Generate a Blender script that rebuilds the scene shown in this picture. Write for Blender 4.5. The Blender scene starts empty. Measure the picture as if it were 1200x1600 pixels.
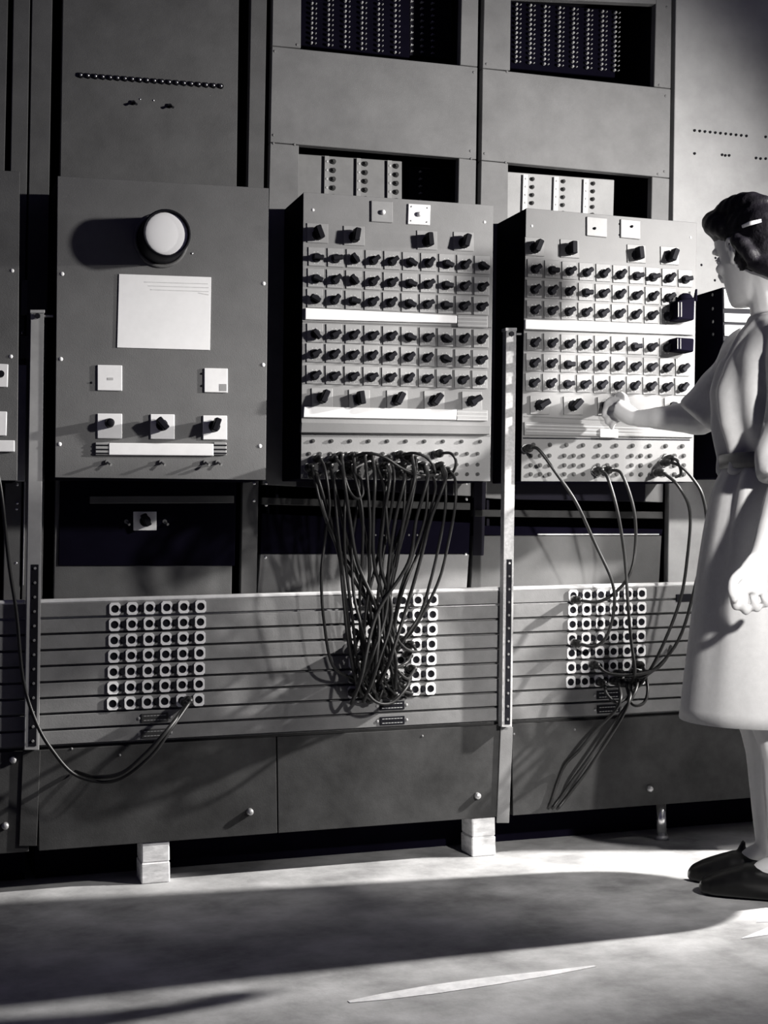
import bpy, bmesh, math, random
from mathutils import Vector, Matrix
random.seed(7)
D = bpy.data
SC = bpy.context.scene
COL = SC.collection

# ------------------------------------------------------------------ camera
F_PX, YAW, PITCH, ROLL = 2359.52, 0.296, 0.00827, 0.01379
CAM = Vector((-0.27276, -3.96424, 0.91181))
FWD = Vector((math.sin(YAW) * math.cos(PITCH), math.cos(YAW) * math.cos(PITCH), math.sin(PITCH)))
_r = Vector((math.cos(YAW), -math.sin(YAW), 0)); _u = _r.cross(FWD)
RGT = _r * math.cos(ROLL) - _u * math.sin(ROLL)
UPV = _u * math.cos(ROLL) + _r * math.sin(ROLL)
cam = D.cameras.new('camera'); cam_ob = D.objects.new('camera', cam); COL.objects.link(cam_ob)
cam_ob.matrix_world = Matrix(((RGT.x, UPV.x, -FWD.x, CAM.x), (RGT.y, UPV.y, -FWD.y, CAM.y), (RGT.z, UPV.z, -FWD.z, CAM.z), (0, 0, 0, 1)))
cam.sensor_fit = 'VERTICAL'; cam.sensor_height = 36.0; cam.lens = 36.0 * F_PX / 1600.0
cam.clip_start = 0.05; cam.clip_end = 60
SC.camera = cam_ob

# ------------------------------------------------------------------ world, lights, exposure
wd = D.worlds.new('room_ambient'); SC.world = wd; wd.use_nodes = True
bg = wd.node_tree.nodes['Background']; bg.inputs[0].default_value = (0.30, 0.27, 0.62, 1); bg.inputs[1].default_value = 0.07
vs = SC.view_settings
vs.view_transform = 'Standard'; vs.look = 'None'; vs.gamma = 1.0; vs.use_curve_mapping = False; vs.exposure = 0.0

def lamp(name, loc, target, watts, radius, angle, blend, colour):
    l = D.lights.new(name, 'SPOT'); l.energy = watts; l.shadow_soft_size = radius
    l.spot_size = math.radians(angle); l.spot_blend = blend; l.color = colour
    o = D.objects.new(name, l); COL.objects.link(o); o.location = loc
    o.rotation_euler = (Vector(target) - Vector(loc)).to_track_quat('-Z', 'Y').to_euler()
    return o
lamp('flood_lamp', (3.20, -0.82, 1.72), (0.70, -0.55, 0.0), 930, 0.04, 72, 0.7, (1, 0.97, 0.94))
lamp('key_lamp', (2.47, -1.64, 1.84), (1.10, 0.0, 1.45), 315, 0.07, 80, 1.0, (1, 0.97, 0.94))
lamp('camera_lamp', (1.45, -2.5, 1.35), (1.66, -0.4, 0.62), 250, 0.04, 60, 1.0, (1, 0.97, 0.94))

# ------------------------------------------------------------------ helpers
def onY(x, y, Y):                      # the point of the wall-parallel plane Y that stands at a measured place of the photograph
    d = FWD + RGT * ((x - 600) / F_PX) + UPV * ((800 - y) / F_PX)
    return CAM + d * ((Y - CAM.y) / d.y)
def onZ(x, y, Z):
    d = FWD + RGT * ((x - 600) / F_PX) + UPV * ((800 - y) / F_PX)
    return CAM + d * ((Z - CAM.z) / d.z)

def mat(name, col, rough=0.6, metal=0.0, noise=0.0, scale=20.0, bump=0.0, bscale=300.0, spec=0.4, col2=None, scale_z=1.0):
    m = D.materials.new(name); m.use_nodes = True
    nt = m.node_tree; b = nt.nodes['Principled BSDF']
    b.inputs['Roughness'].default_value = rough; b.inputs['Metallic'].default_value = metal
    b.inputs['Specular IOR Level'].default_value = spec
    c = (*col, 1) if not isinstance(col, float) else (col, col, col, 1)
    b.inputs['Base Color'].default_value = c
    if noise or bump:
        tc = nt.nodes.new('ShaderNodeTexCoord')
        mp = nt.nodes.new('ShaderNodeMapping'); mp.inputs['Scale'].default_value = (1, 1, scale_z)
        nt.links.new(tc.outputs['Object'], mp.inputs[0])
    if noise:
        n = nt.nodes.new('ShaderNodeTexNoise'); n.inputs['Scale'].default_value = scale
        n.inputs['Detail'].default_value = 6; n.inputs['Roughness'].default_value = 0.65
        nt.links.new(mp.outputs[0], n.inputs['Vector'])
        r = nt.nodes.new('ShaderNodeValToRGB')
        k2 = col2 if col2 is not None else None
        lo = [max(0, v * (1 - noise)) for v in c[:3]] if k2 is None else ([k2] * 3 if isinstance(k2, float) else list(k2))
        hi = [min(1, v * (1 + noise)) for v in c[:3]]
        r.color_ramp.elements[0].position = 0.32; r.color_ramp.elements[0].color = (*lo, 1)
        r.color_ramp.elements[1].position = 0.68; r.color_ramp.elements[1].color = (*hi, 1)
        nt.links.new(n.outputs[0], r.inputs[0]); nt.links.new(r.outputs[0], b.inputs['Base Color'])
    if bump:
        n2 = nt.nodes.new('ShaderNodeTexNoise'); n2.inputs['Scale'].default_value = bscale; n2.inputs['Detail'].default_value = 3
        nt.links.new(mp.outputs[0], n2.inputs['Vector'])
        bp = nt.nodes.new('ShaderNodeBump'); bp.inputs['Strength'].default_value = bump; bp.inputs['Distance'].default_value = 0.002
        nt.links.new(n2.outputs[0], bp.inputs['Height']); nt.links.new(bp.outputs[0], b.inputs['Normal'])
    return m

M = dict(
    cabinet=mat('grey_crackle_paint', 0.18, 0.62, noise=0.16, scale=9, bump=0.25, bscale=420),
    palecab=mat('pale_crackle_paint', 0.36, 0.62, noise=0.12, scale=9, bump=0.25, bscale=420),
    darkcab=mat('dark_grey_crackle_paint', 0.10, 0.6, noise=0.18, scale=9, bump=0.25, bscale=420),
    face=mat('pale_grey_panel_paint', 0.21, 0.55, noise=0.08, scale=12, bump=0.15, bscale=420),
    paleface=mat('light_grey_panel_paint', 0.150, 0.5, noise=0.06, scale=12, bump=0.1, bscale=420),
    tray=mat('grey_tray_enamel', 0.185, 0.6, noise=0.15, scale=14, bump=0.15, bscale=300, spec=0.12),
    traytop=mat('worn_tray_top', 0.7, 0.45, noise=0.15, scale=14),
    base=mat('scuffed_base_enamel', 0.05, 0.6, noise=0.35, scale=7, bump=0.15, bscale=300, spec=0.08),
    inside=mat('black_interior', (0.006, 0.005, 0.012), 0.9, noise=0.2, scale=10),
    lowpanel=mat('dark_panel_paint', 0.065, 0.6, noise=0.15, scale=9, bump=0.2, bscale=420),
    darkside=mat('black_crackle_paint', (0.016, 0.014, 0.034), 0.7, noise=0.2, scale=12),
    bakelite=mat('black_bakelite', (0.007, 0.007, 0.010), 0.6, noise=0.1, scale=60, spec=0.10),
    blackout=mat('black_paint_and_shade', (0.0042, 0.0036, 0.0085), 0.9, noise=0.2, scale=12, spec=0.02),  # also stands in for shade on box sides and under the base
    white=mat('white_enamel', 0.80, 0.5, noise=0.04, scale=30),
    card=mat('white_card', 0.86, 0.8, noise=0.03, scale=25),
    plate=mat('pale_switch_plate', 0.29, 0.45, noise=0.06, scale=60),
    plate2=mat('white_switch_plate', 0.170, 0.45, noise=0.05, scale=60),
    nickel=mat('nickel', 0.75, 0.25, metal=0.9, noise=0.1, scale=80),
    steel=mat('brushed_steel', 0.5, 0.4, metal=0.6, noise=0.2, scale=40, scale_z=0.1),
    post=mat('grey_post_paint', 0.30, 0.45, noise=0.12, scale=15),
    cable=mat('black_cable_rubber', 0.016, 0.42, noise=0.2, scale=90, spec=0.35),
    wood=mat('whitewashed_block', 0.75, 0.8, noise=0.25, scale=25, bump=0.3, bscale=60, scale_z=3),
    glass=mat('milk_glass_tube_face', 0.93, 0.25, noise=0.03, scale=8),
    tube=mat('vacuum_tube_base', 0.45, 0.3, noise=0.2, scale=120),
    chassis=mat('tube_chassis_paint', 0.20, 0.55, noise=0.12, scale=15),
    print=mat('faint_print', 0.45, 0.8, noise=0.1, scale=50),
    skin=mat('skin', 0.56, 0.5, noise=0.05, scale=30, bump=0.06, bscale=500),
    dress=mat('grey_cotton_dress', 0.50, 0.85, noise=0.05, scale=60, bump=0.2, bscale=900),
    belt=mat('grey_belt', 0.12, 0.4, noise=0.15, scale=60),
    hair=mat('dark_hair', (0.008, 0.007, 0.010), 0.55, noise=0.5, scale=60, bump=0.6, bscale=160, spec=0.2),
    shoe=mat('black_leather', 0.006, 0.3, noise=0.2, scale=60, spec=0.3),
    eye=mat('eye_white', 0.7, 0.2, noise=0.02, scale=30),
    iris=mat('dark_iris', 0.03, 0.2, noise=0.1, scale=90),
    lip=mat('lips', 0.22, 0.4, noise=0.1, scale=90),
)

def link(name, bm, m, parent=None, smooth=False):
    me = D.meshes.new(name)
    bmesh.ops.recalc_face_normals(bm, faces=bm.faces)
    bm.to_mesh(me); bm.free()
    me.materials.append(M[m] if isinstance(m, str) else m)
    if smooth:
        for p in me.polygons: p.use_smooth = True
    return linkme(name, me, parent)
def wmat(o):
    return wmat(o.parent) @ o.matrix_parent_inverse @ o.matrix_basis if o.parent else o.matrix_basis.copy()
def linkme(name, me, parent=None, loc=None, rot=None):
    o = D.objects.new(name, me); COL.objects.link(o)
    if loc is not None: o.location = loc
    if rot is not None: o.rotation_euler = rot
    if parent:
        o.parent = parent
        o.matrix_parent_inverse = wmat(parent).inverted()
    return o
def tag(o, label=None, cat=None, group=None, kind=None):
    if label: o['label'] = label
    if cat: o['category'] = cat
    if group: o['group'] = group
    if kind: o['kind'] = kind
    return o
def empty(name, loc, label, cat, group=None):
    o = D.objects.new(name, None); COL.objects.link(o); o.location = loc; o.empty_display_size = 0.05
    return tag(o, label, cat, group)

def bx(bm, x0, x1, y0, y1, z0, z1, bev=0.0):
    r = bmesh.ops.create_cube(bm, size=1.0)
    for v in r['verts']:
        v.co = Vector(((x0 + x1) / 2 + v.co.x * (x1 - x0), (y0 + y1) / 2 + v.co.y * (y1 - y0), (z0 + z1) / 2 + v.co.z * (z1 - z0)))
    if bev:
        es = list({e for v in r['verts'] for e in v.link_edges})
        bmesh.ops.bevel(bm, geom=es, offset=bev, segments=1, affect='EDGES')
def slab(bm, q, Yf, Yb, bev=0.0):
    """upright slab: q = four measured corners (tl, tr, br, bl) lying on the plane Yf, carried back to Yb"""
    f = [onY(x, y, Yf) for x, y in q]
    vs_ = [bm.verts.new(p) for p in f] + [bm.verts.new((p.x, Yb, p.z)) for p in f]
    idx = [(0, 1, 2, 3), (7, 6, 5, 4), (0, 4, 5, 1), (1, 5, 6, 2), (2, 6, 7, 3), (3, 7, 4, 0)]
    fs = [bm.faces.new([vs_[i] for i in t]) for t in idx]
    if bev:
        bmesh.ops.bevel(bm, geom=list({e for fc in fs for e in fc.edges}), offset=bev, segments=1, affect='EDGES')
def R(x0, y0, x1, y1, s=0.0, lean=0.0):
    """rectangle in measured pixels, s = rise of y per px to the right, lean = shift of x at the bottom"""
    return [(x0, y0), (x1, y0 + s * (x1 - x0)), (x1 + lean, y1 + s * (x1 - x0)), (x0 + lean, y1)]
def part(name, q, Yf, Yb, m, parent=None, bev=0.0015):
    bm = bmesh.new(); slab(bm, q, Yf, Yb, bev); return link(name, bm, m, parent)
def cyl(bm, p0, p1, r0, r1=None, seg=12):
    r1 = r0 if r1 is None else r1
    p0 = Vector(p0); p1 = Vector(p1); d = p1 - p0
    rot = d.to_track_quat('Z', 'Y').to_matrix().to_4x4()
    bmesh.ops.create_cone(bm, cap_ends=True, segments=seg, radius1=r0, radius2=r1, depth=d.length, matrix=Matrix.Translation((p0 + p1) / 2) @ rot)
def ball(bm, c, r, s=(1, 1, 1), u=10, v=6, rot=None):
    mx = Matrix.Translation(c) @ (rot.to_4x4() if rot else Matrix.Identity(4)) @ Matrix.Diagonal((*s, 1))
    bmesh.ops.create_uvsphere(bm, u_segments=u, v_segments=v, radius=r, matrix=mx)
def catmull(pts, n=8):
    P_ = [pts[0] * 2 - pts[1]] + list(pts) + [pts[-1] * 2 - pts[-2]]
    out = []
    for i in range(1, len(P_) - 2):
        a, b, c, d = P_[i - 1:i + 3]
        for k in range(n):
            t = k / n
            out.append(0.5 * ((2 * b) + (c - a) * t + (2 * a - 5 * b + 4 * c - d) * t * t + (3 * b - a - 3 * c + d) * t ** 3))
    out.append(pts[-1].copy())
    return out
def tube(bm, pts, rad, seg=8, flat=None, caps=True):
    """tube along pts; rad float or list; flat=(axis vector, factor) squashes each ring along an axis"""
    n = len(pts); rings = []
    up = None
    for i, p in enumerate(pts):
        t = (pts[min(i + 1, n - 1)] - pts[max(i - 1, 0)])
        if t.length < 1e-9: t = Vector((0, 0, 1))
        t.normalize()
        if up is None: up = t.orthogonal().normalized()
        up = (up - t * up.dot(t)); up = up.normalized() if up.length > 1e-6 else t.orthogonal().normalized()
        sd = t.cross(up)
        r = rad[i] if isinstance(rad, (list, tuple)) else rad
        ring = []
        for k in range(seg):
            a = 2 * math.pi * k / seg
            off = up * (math.cos(a) * r) + sd * (math.sin(a) * r)
            if flat: off -= flat[0] * off.dot(flat[0]) * (1 - flat[1])
            ring.append(bm.verts.new(p + off))
        rings.append(ring)
    for a, b in zip(rings, rings[1:]):
        for k in range(seg): bm.faces.new((a[k], a[(k + 1) % seg], b[(k + 1) % seg], b[k]))
    if caps:
        bm.faces.new(rings[0][::-1]); bm.faces.new(rings[-1])
def loft(bm, rings, caps=True):
    vr = [[bm.verts.new(p) for p in r] for r in rings]; n = len(vr[0])
    for a, b in zip(vr, vr[1:]):
        for k in range(n): bm.faces.new((a[k], a[(k + 1) % n], b[(k + 1) % n], b[k]))
    if caps:
        bm.faces.new(vr[0][::-1]); bm.faces.new(vr[-1])
def remesh(name, bm, m, voxel, smooth=4, parent=None, disp=None):
    me = D.meshes.new(name); bmesh.ops.recalc_face_normals(bm, faces=bm.faces); bm.to_mesh(me); bm.free()
    o = D.objects.new(name, me); COL.objects.link(o)
    md = o.modifiers.new('r', 'REMESH'); md.mode = 'VOXEL'; md.voxel_size = voxel
    sm = o.modifiers.new('s', 'SMOOTH'); sm.iterations = smooth; sm.factor = 0.5
    dg = bpy.context.evaluated_depsgraph_get(); dg.update()
    me2 = D.meshes.new_from_object(o.evaluated_get(dg))
    D.objects.remove(o)
    me2.name = name; me2.materials.clear(); me2.materials.append(M[m])
    if disp:
        ns = [v.normal.copy() for v in me2.vertices]
        for v, n in zip(me2.vertices, ns): v.co += n * disp(v.co)
    for p in me2.polygons: p.use_smooth = True
    return linkme(name, me2, parent)

ORD = ['topmost', 'second', 'third', 'fourth', 'fifth', 'sixth', 'seventh', 'eighth', 'lowest']
NTH = ['first', 'second', 'third', 'fourth', 'fifth', 'sixth', 'seventh', 'eighth', 'ninth', 'tenth', 'eleventh', 'twelfth',
       'thirteenth', 'fourteenth', 'fifteenth', 'sixteenth', 'seventeenth', 'eighteenth', 'nineteenth', 'twentieth',
       'twenty-first', 'twenty-second', 'twenty-third', 'twenty-fourth', 'twenty-fifth', 'twenty-sixth', 'twenty-seventh', 'twenty-eighth']

# ------------------------------------------------------------------ floor and wall behind the machine
FZ = 0.022                              # floor level
fm = mat('worn_concrete', 0.50, 0.75, noise=0.12, scale=4.5, bump=0.25, bscale=90, col2=0.22)
bm = bmesh.new(); bx(bm, -4, 6, -7, 1.4, -0.05, FZ)
tag(link('floor', bm, fm), kind='structure')
bm = bmesh.new(); bx(bm, -4, 6, 1.3, 1.4, FZ, 3.4)
tag(link('wall_back', bm, 'darkcab'), kind='structure')
# long pale streak and white scraps on the floor
bm = bmesh.new()
pts = [onZ(x, y, FZ) for x, y in ((545, 1566), (600, 1558), (680, 1546), (770, 1533), (850, 1522), (930, 1510))]
for i, (a, b) in enumerate(zip(pts, pts[1:])):
    d = (b - a).normalized(); n = Vector((-d.y, d.x, 0)); w0 = (0.006, 0.018, 0.026, 0.024, 0.016)[i]; w1 = (0.018, 0.026, 0.024, 0.016, 0.004)[i]
    v = [bm.verts.new(p + Vector((0, 0, 0.0012))) for p in (a - n * w0, b - n * w1, b + n * w1, a + n * w0)]; bm.faces.new(v)
bmesh.ops.remove_doubles(bm, verts=bm.verts, dist=0.0005)
bmesh.ops.solidify(bm, geom=bm.faces[:], thickness=0.001)
tag(link('floor_streak', bm, mat('pale_streak', 0.88, 0.8, noise=0.2, scale=30)), 'long pale streak across the bare concrete floor in the foreground', 'tape')
bm = bmesh.new()
for q in ([(1158, 1466), (1200, 1449), (1240, 1440), (1240, 1452), (1200, 1460)], [(1182, 1440), (1205, 1432), (1240, 1426), (1240, 1433), (1205, 1439)]):
    a = [onZ(x, y, FZ + .003) for x, y in q]
    vs_ = [bm.verts.new(p) for p in a]; f = bm.faces.new(vs_)
    r = bmesh.ops.extrude_face_region(bm, geom=[f])
    for v in r['geom']:
        if isinstance(v, bmesh.types.BMVert): v.co.z = FZ
tag(link('paper_scrap', bm, 'card'), 'torn white paper scraps on the floor below the black shoes', 'paper')

# ------------------------------------------------------------------ cabinet walls
YB = 0.62
def cabinet(name, x_at, label):
    p = onY(x_at, 1150, 0.0)
    return empty(name, (p.x, 0, 0.022), label, 'cabinet', 'tall computer cabinets')
def rivets(parent, pts, Y, r=0.004, m='nickel', name='rivet', out=0.0025):
    for x, y in pts:
        bm = bmesh.new(); ball(bm, onY(x, y, Y), r, (1, out / r, 1), 8, 4); link(name, bm, m, parent, True)
def toggle(parent, x, y, Y, m='plate2', name='toggle_switch'):
    p = onY(x, y, Y); bm = bmesh.new()
    cyl(bm, p, p + Vector((0, -0.006, 0)), 0.006, seg=10)
    cyl(bm, p + Vector((0, -0.004, 0)), p + Vector((0.006, -0.02, -0.008)), 0.0022, 0.0035, seg=8)
    link(name, bm, m, parent)

def carcass(c, xl0, xl1, xr0, xr1):
    """dark interior: back sheet and two side sheets between the seams, from the floor up"""
    a = onY(xl0, 300, 0).x; b = onY(xr0, 300, 0).x
    bm = bmesh.new()
    bx(bm, a + 0.004, b - 0.004, YB - 0.01, YB, FZ, 2.5)
    bx(bm, a + 0.004, a + 0.012, 0.03, YB - 0.01, FZ, 2.5); bx(bm, b - 0.012, b - 0.004, 0.03, YB - 0.01, FZ, 2.5)
    bx(bm, a + 0.012, b - 0.012, 0.03, YB - 0.01, 2.49, 2.5)
    link('carcass', bm, 'inside', c)
BOT = 965   # measured level just above the floor line, hidden by the tray rack
# seams (top x, lower x) : left of B 48->30, B/C 421->404, C/D 752->735, D/E 1054->1040
def sx(top, y): return top - 0.0172 * y           # all seams lean alike
def stile(c, t0, t1, y0=-60, y1=BOT, m='cabinet', Yf=0.0, name='stile'):
    return part(name, [(sx(t0, y0), y0), (sx(t1, y0), y0), (sx(t1, y1), y1), (sx(t0, y1), y1)], Yf, 0.028, m, c)

# --- cabinet A : mostly outside the frame at the left
cA = cabinet('computer_cabinet', -150, 'dark cabinet cut off by the left edge of the photo, behind the cropped control panel')
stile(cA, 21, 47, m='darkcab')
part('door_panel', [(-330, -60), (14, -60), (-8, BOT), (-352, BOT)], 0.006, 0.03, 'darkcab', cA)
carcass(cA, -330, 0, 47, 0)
part('frame_bar', R(27, 570, 42, 752, lean=-3), -0.02, 0.0, 'steel', cA)
part('frame_bar', R(33, 437, 44, 492, lean=-1), -0.02, 0.0, 'cabinet', cA)
part('cover_plate', R(31, 525, 46, 560), -0.006, 0.0, 'cabinet', cA)
rivets(cA, [(27, 757), (27, 786), (26, 795), (25, 880), (34, 520)], 0.0, 0.0045)
part('thin_rail', R(38, 752, 40, 915, lean=-3), -0.006, 0.0, 'steel', cA)
# --- cabinet B
cB = cabinet('computer_cabinet', 240, 'dark cabinet with a neon lamp row, behind the control panel with the round scope')
carcass(cB, 50, 0, 420, 0)
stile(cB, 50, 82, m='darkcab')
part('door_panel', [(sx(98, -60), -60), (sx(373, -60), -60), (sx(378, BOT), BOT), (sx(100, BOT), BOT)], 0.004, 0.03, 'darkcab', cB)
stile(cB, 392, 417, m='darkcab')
for i in range(20):
    x = 126 + 219 * i / 19; y = 118 + 17 * i / 19
    p = onY(x, y, 0.004); bm = bmesh.new(); cyl(bm, p, p + Vector((0, -0.006, 0)), 0.0075, 0.0065, 10); n = link('lamp_socket', bm, 'bakelite', cB)
    bm = bmesh.new(); ball(bm, p + Vector((0, -0.006, 0)), 0.0038, (1, .8, 1), 8, 5); link('neon_lamp', bm, 'nickel', n, True)
for x, y in ((208, 161), (265, 166)): toggle(cB, x, y, 0.004, 'bakelite')
rivets(cB, [(219, 155), (240, 157)], 0.004, 0.003)
# lower fittings
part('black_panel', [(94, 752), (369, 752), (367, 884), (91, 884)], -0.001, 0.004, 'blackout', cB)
part('rail', [(140, 775), (366, 774), (366, 786), (140, 787)], -0.004, -0.001, 'darkcab', cB)
q = part('switch_plate', R(208, 799, 245, 829), -0.002, 0.006, 'white', cB)
for x in (197, 257): toggle(cB, x, 815, 0.004, 'plate2')
rivets(cB, [(256 + 15 * i, 836) for i in range(6)], 0.004, 0.004, 'cabinet')
rivets(cB, [(397, 755), (397, 782)], 0.0, 0.005)
# --- cabinets C and D, pierced fronts
def tube_board(c, quad, Y, cols, rows, r, m='blackout', stripm='tube', big=False):
    b = part('tube_board', quad, Y, Y + 0.012, m, c)
    tl, tr, br, bl = quad
    for cx_ in cols:
        u = cx_
        if big:
            def at(uu, v):
                e = (tl[0] + (tr[0] - tl[0]) * uu, tl[1] + (tr[1] - tl[1]) * uu); d = (bl[0] + (br[0] - bl[0]) * uu, bl[1] + (br[1] - bl[1]) * uu)
                return (e[0] + (d[0] - e[0]) * v, e[1] + (d[1] - e[1]) * v)
            bm = bmesh.new(); slab(bm, [at(u - .035, rows[0] - .09), at(u + .005, rows[0] - .09), at(u + .005, .995), at(u - .035, .995)], Y - .008, Y)
            link('terminal_strip', bm, stripm, b)
            for v in rows:
                p = onY(*at(u + .045, v), Y)
                bm = bmesh.new(); cyl(bm, p, p + Vector((0, -0.006, 0)), r, r * .9, 12); cyl(bm, p + Vector((0, -0.005, 0)), p + Vector((0, -0.010, 0)), r * .55, seg=10)
                link('vacuum_tube', bm, 'base', b, False)
                p = onY(*at(u - .015, v), Y - .008); bm = bmesh.new(); ball(bm, p, r * .55, (1, .5, 1), 8, 5); link('terminal', bm, 'tube', b, True)
        else:
            bm = bmesh.new()
            for v in rows:
                for k, du in enumerate((-0.008, 0.03)):
                    a = (tl[0] + (tr[0] - tl[0]) * (u + du), tl[1] + (tr[1] - tl[1]) * (u + du)); d = (bl[0] + (br[0] - bl[0]) * (u + du), bl[1] + (br[1] - bl[1]) * (u + du))
                    p = onY(a[0] + (d[0] - a[0]) * v, a[1] + (d[1] - a[1]) * v, Y)
                    rr = r if k == 0 else r * 0.5
                    cyl(bm, p, p + Vector((0, -0.01, 0)), rr, seg=6); ball(bm, p + Vector((0, -0.011, 0)), rr, (1, .8, 1), 6, 4)
            o = link('tube_column', bm, 'tube', b, True); o['kind'] = 'stuff'
    return b

cC = cabinet('computer_cabinet', 580, 'grey cabinet with two window openings over the middle control panel of switches')
carcass(cC, 426, 0, 748, 0)
# side strips, rails (measured corners)
part('side_panel', [(427, -60), (471, -60), (470, 75), (425, 71)], 0, 0.028, 'cabinet', cC)
part('side_panel', [(722, -40), (748, -38), (746, 104), (719, 101)], 0, 0.028, 'cabinet', cC)
part('middle_panel', [(425, 72), (746, 105), (744, 249), (422, 222)], 0, 0.028, 'cabinet', cC)
part('side_panel', [(422, 223), (467, 227), (464, 760), (410, 757)], 0, 0.028, 'cabinet', cC)
part('side_panel', [(717, 247), (744, 250), (736, 775), (708, 774)], 0, 0.028, 'cabinet', cC)
part('lower_rail', [(465, 330), (717, 345), (708, 774), (462, 760)], 0.0, 0.028, 'inside', cC)
rivets(cC, [(429, 80), (464, 70), (427, 211), (427, 224), (460, 226), (740, 113), (735, 236), (736, 248)], 0, 0.004, 'cabinet')
tube_board(cC, [(468, -60), (640, -50), (640, 90), (466, 70)], 0.10, [0.12, 0.27, 0.42, 0.57, 0.72, 0.87], [(i + .5) / 17 for i in range(17)], 0.0038)
tube_board(cC, [(640, -50), (706, -45), (706, 93), (640, 86)], 0.13, [0.02, 0.27, 0.52], [(i + .5) / 14 for i in range(14)], 0.0030, m='inside')
tube_board(cC, [(462, 240), (628, 252), (628, 345), (460, 335)], 0.085, [0.31, 0.61, 0.90], [0.09 + 0.145 * i for i in range(6)], 0.0075, m='chassis', stripm='plate', big=True)
tube_board(cC, [(640, 260), (700, 265), (700, 345), (640, 340)], 0.14, [0.26], [0.1 + 0.14 * i for i in range(5)], 0.003, m='inside')

cD = cabinet('computer_cabinet', 900, 'light grey cabinet with two window openings above the panel the woman is setting')
carcass(cD, 757, 0, 1048, 0)
part('side_panel', [(758, -60), (799, -58), (797, 110), (754, 106)], 0, 0.028, 'cabinet', cD)
part('side_panel', [(1026, -40), (1050, -38), (1048, 138), (1022, 135)], 0, 0.028, 'cabinet', cD)
part('top_rail', [(799, -58), (1026, -40), (1025, 6), (798, -4)], 0, 0.028, 'cabinet', cD)
part('middle_panel', [(754, 107), (1048, 139), (1046, 278), (752, 250)], 0, 0.028, 'cabinet', cD)
part('side_panel', [(752, 251), (794, 255), (790, 780), (742, 777)], 0, 0.028, 'cabinet', cD)
part('side_panel', [(1019, 276), (1046, 279), (1036, 785), (1008, 784)], 0, 0.028, 'cabinet', cD)
part('lower_rail', [(790, 360), (1018, 378), (1008, 784), (788, 780)], 0.0, 0.028, 'inside', cD)
rivets(cD, [(760, 100), (792, 112), (757, 240), (790, 254), (1030, 133), (1040, 150), (1028, 272), (1038, 268), (1042, 11)], 0, 0.004, 'cabinet')
tube_board(cD, [(795, 2), (963, 16), (961, 121), (794, 106)], 0.10, [0.07, 0.20, 0.335, 0.47, 0.60, 0.735, 0.87, 0.99], [(i + .7) / 14 for i in range(13)], 0.0042)
tube_board(cD, [(788, 268), (960, 281), (958, 352), (786, 342)], 0.085, [0.21, 0.49, 0.76], [0.12 + 0.17 * i for i in range(5)], 0.0062, m='palecab', stripm='white', big=True)

cE = cabinet('computer_cabinet', 1180, 'light grey cabinet with rows of small holes, behind the woman at the right edge')
carcass(cE, 1056, 0, 1420, 0)
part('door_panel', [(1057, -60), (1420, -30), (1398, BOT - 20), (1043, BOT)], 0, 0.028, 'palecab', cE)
holes = [(1085 + 8.1 * i, 204 + 0.85 * i) for i in range(11)] + [(1196, 214), (1204, 215), (1085, 240), (1128, 242), (1133, 243), (1139, 243), (1181, 247), (1188, 248), (1196, 248), (1203, 249)]
for x, y in holes:
    p = onY(x, y, 0.0); bm = bmesh.new(); cyl(bm, p + Vector((0, 0.001, 0)), p + Vector((0, -0.004, 0)), 0.0045, 0.0035, 8); link('lamp_socket', bm, 'bakelite', cE)
rivets(cE, [(1115, 394), (1118, 403), (1117, 438), (1096, 414)], 0, 0.004, 'bakelite')

# lower walls of C and D: rails, slots, base sheets
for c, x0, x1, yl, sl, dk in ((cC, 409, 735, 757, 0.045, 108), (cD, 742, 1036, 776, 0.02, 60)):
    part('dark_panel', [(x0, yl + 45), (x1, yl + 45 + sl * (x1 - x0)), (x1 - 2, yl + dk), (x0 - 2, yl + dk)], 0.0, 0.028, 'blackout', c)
    part('lower_panel', [(x0 - 2, yl + dk + 1), (x1 - 2, yl + dk + 1), (x1 - 9, BOT), (x0 - 9, BOT)], 0.0, 0.028, 'cabinet' if c is cC else 'lowpanel', c)
    part('rail', [(x0, yl + 20), (x1, yl + 20 + sl * .6 * (x1 - x0)), (x1, yl + 31 + sl * .6 * (x1 - x0)), (x0, yl + 31)], -0.006, 0.028, 'base', c)
rivets(cC, [(416, 755), (416, 781), (416, 789), (415, 871), (729, 755), (729, 780), (729, 788), (728, 866)], 0.0, 0.005)
rivets(cC, [(587 + 13 * i, 836) for i in range(7)], 0.0, 0.003, 'cabinet')
part('slot_cover', [(741, 753), (760, 753), (756, 868), (739, 868)], -0.004, 0.0, 'inside', cD)
part('thin_rail', R(840, 834, 1030, 836), -0.004, 0.0, 'steel', cD, 0.0)

# ------------------------------------------------------------------ switches
def bar_knob_mesh(name, r=0.0125, h=0.024):
    bm = bmesh.new()
    cyl(bm, (0, 0, 0), (0, -0.008, 0), r, r * 0.92, 14)
    bx(bm, -r * 0.50, r * 0.50, -h, -0.006, -r * 0.95, r * 1.30, 0.002)
    bmesh.ops.recalc_face_normals(bm, faces=bm.faces)
    me = D.meshes.new(name); bm.to_mesh(me); bm.free(); me.materials.append(M['bakelite']); return me
def round_knob_mesh(name, r=0.012, h=0.022):
    bm = bmesh.new(); cyl(bm, (0, 0, 0), (0, -h, 0), r, r * 0.85, 16); ball(bm, (0, -h, 0), r * 0.85, (1, .3, 1), 14, 6)
    bmesh.ops.recalc_face_normals(bm, faces=bm.faces)
    me = D.meshes.new(name); bm.to_mesh(me); bm.free(); me.materials.append(M['bakelite']); return me
KN = bar_knob_mesh('knob', 0.0122, 0.020); KB = bar_knob_mesh('knob', 0.0150, 0.034); KR = round_knob_mesh('knob')
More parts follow.
